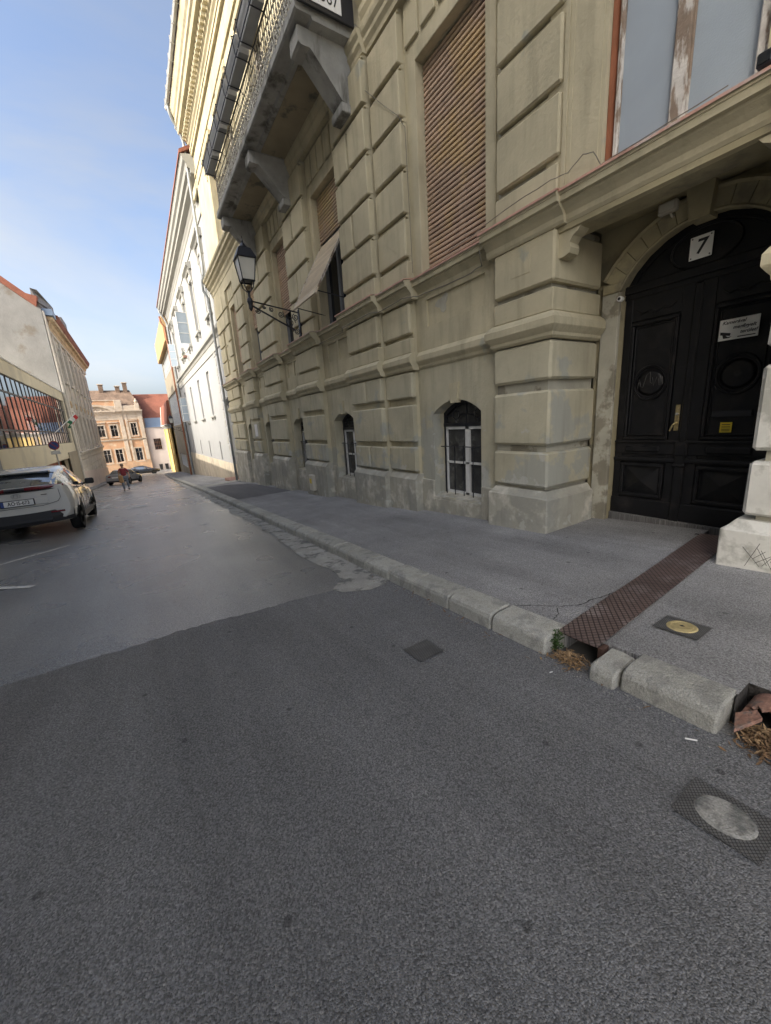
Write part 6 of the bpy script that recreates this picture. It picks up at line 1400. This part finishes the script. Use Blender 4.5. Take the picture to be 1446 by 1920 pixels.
E_ = [(0,1),(1,2),(2,3),(3,4),(4,5),(5,6),(0,7),(7,8),(8,9),(9,10),(0,11),(11,12),(12,13),(13,14),(3,15),(15,16),(16,17),(17,18),(3,19),(19,20),(20,21),(21,22)]
Rr = [(.15,.11),(.14,.11),(.16,.11),(.07,.07),(.055,.055),(.08,.095),(.055,.07),.085,.055,.038,.035,.085,.055,.038,.035,.06,.042,.032,.028,.06,.042,.032,.028]
skin_mesh('body', V, E_, Rr, M['skin'], PN)
VS = [(0,0,.96), (0,0,1.15), (0,0,1.36), (0,.01,1.50), (.19,0,1.44), (.265,-.05,1.20), (-.19,0,1.44), (-.285,.035,1.20)]
skin_mesh('shirt', VS, [(0,1),(1,2),(2,3),(3,4),(4,5),(3,6),(6,7)], [(.18,.135),(.175,.135),(.185,.135),.08,.08,.062,.08,.062], M['shirt'], PN)
VJ = [(0,0,.98), (.10,0,.92), (.13,.14,.52), (.12,.07,.12), (-.10,0,.92), (-.13,-.02,.52), (-.14,-.22,.18)]
skin_mesh('jeans', VJ, [(0,1),(1,2),(2,3),(0,4),(4,5),(5,6)], [(.165,.125), .10, .075, .062, .10, .075, .062], M['jeans'], PN)
for s, fy, fz in ((1, .08, .05), (-1, -.20, .09)):
    mb = MB(); mb.cbox(s*.13 - .05, s*.13 + .05, fy - .07, fy + .20, fz - .05, fz + .05, .03); mb.build('shoe', M['shoe'], PN, local=True)
mb = MB(); mb.lathe([(.02, .125), (.07, .105), (.098, .05), (.10, .0), (.085, -.05)], (0, .012, 1.70), 14); mb.build('hair', M['hair'], PN, local=True, smooth=True)
for s in (-1, 1):
    MB().lathe([(.002, .012), (.012, .008), (.012, 0)], (s*.035, .118, 1.68), 8, 'y').build('eye', M['ink'], PN, local=True)
    for k in range(5):  # fingers
        hx, hy = (.27, .10) if s > 0 else (-.30, .17); MB().tube([(hx, hy - .02 + k*.014, .84), (hx - s*.006, hy - .02 + k*.016, .79), (hx - s*.014, hy - .015 + k*.016, .755 + (.03 if k in (0, 4) else 0))], [.010, .009, .006], 5).build('finger', M['skin'], PN, local=True)
mb = MB(); mb.tube([(0, .125, 1.665), (0, .148, 1.635), (0, .125, 1.625)], [.008, .014, .012], 6); mb.build('nose', M['skin'], PN, local=True); MB().box(-.028, .028, .118, .124, 1.594, 1.602).build('mouth', M['reddoor'], PN, local=True)
BG = empty('shoulder_bag', (px - .36, py - .05, road_z(py, px) + .45)); tag(BG, 'ochre shopping bag hanging from the shoulder of the walking person', 'bag'); ORG[BG.name] = Vector((0, 0, 0)); BG.rotation_euler = (0, 0, R(180))
mb = MB(); mb.cbox(-.30, -.04, -.16, .22, .12, .62, .05); mb.build('bag_body', M['bag'], BG, local=True)
mb = MB(); mb.tube([(-.08, .10, .60), (-.14, .03, .85), (-.18, 0, 1.02), (-.14, -.05, .85), (-.1, -.12, .60)], .015, 5); mb.build('strap', M['bag'], BG, local=True)
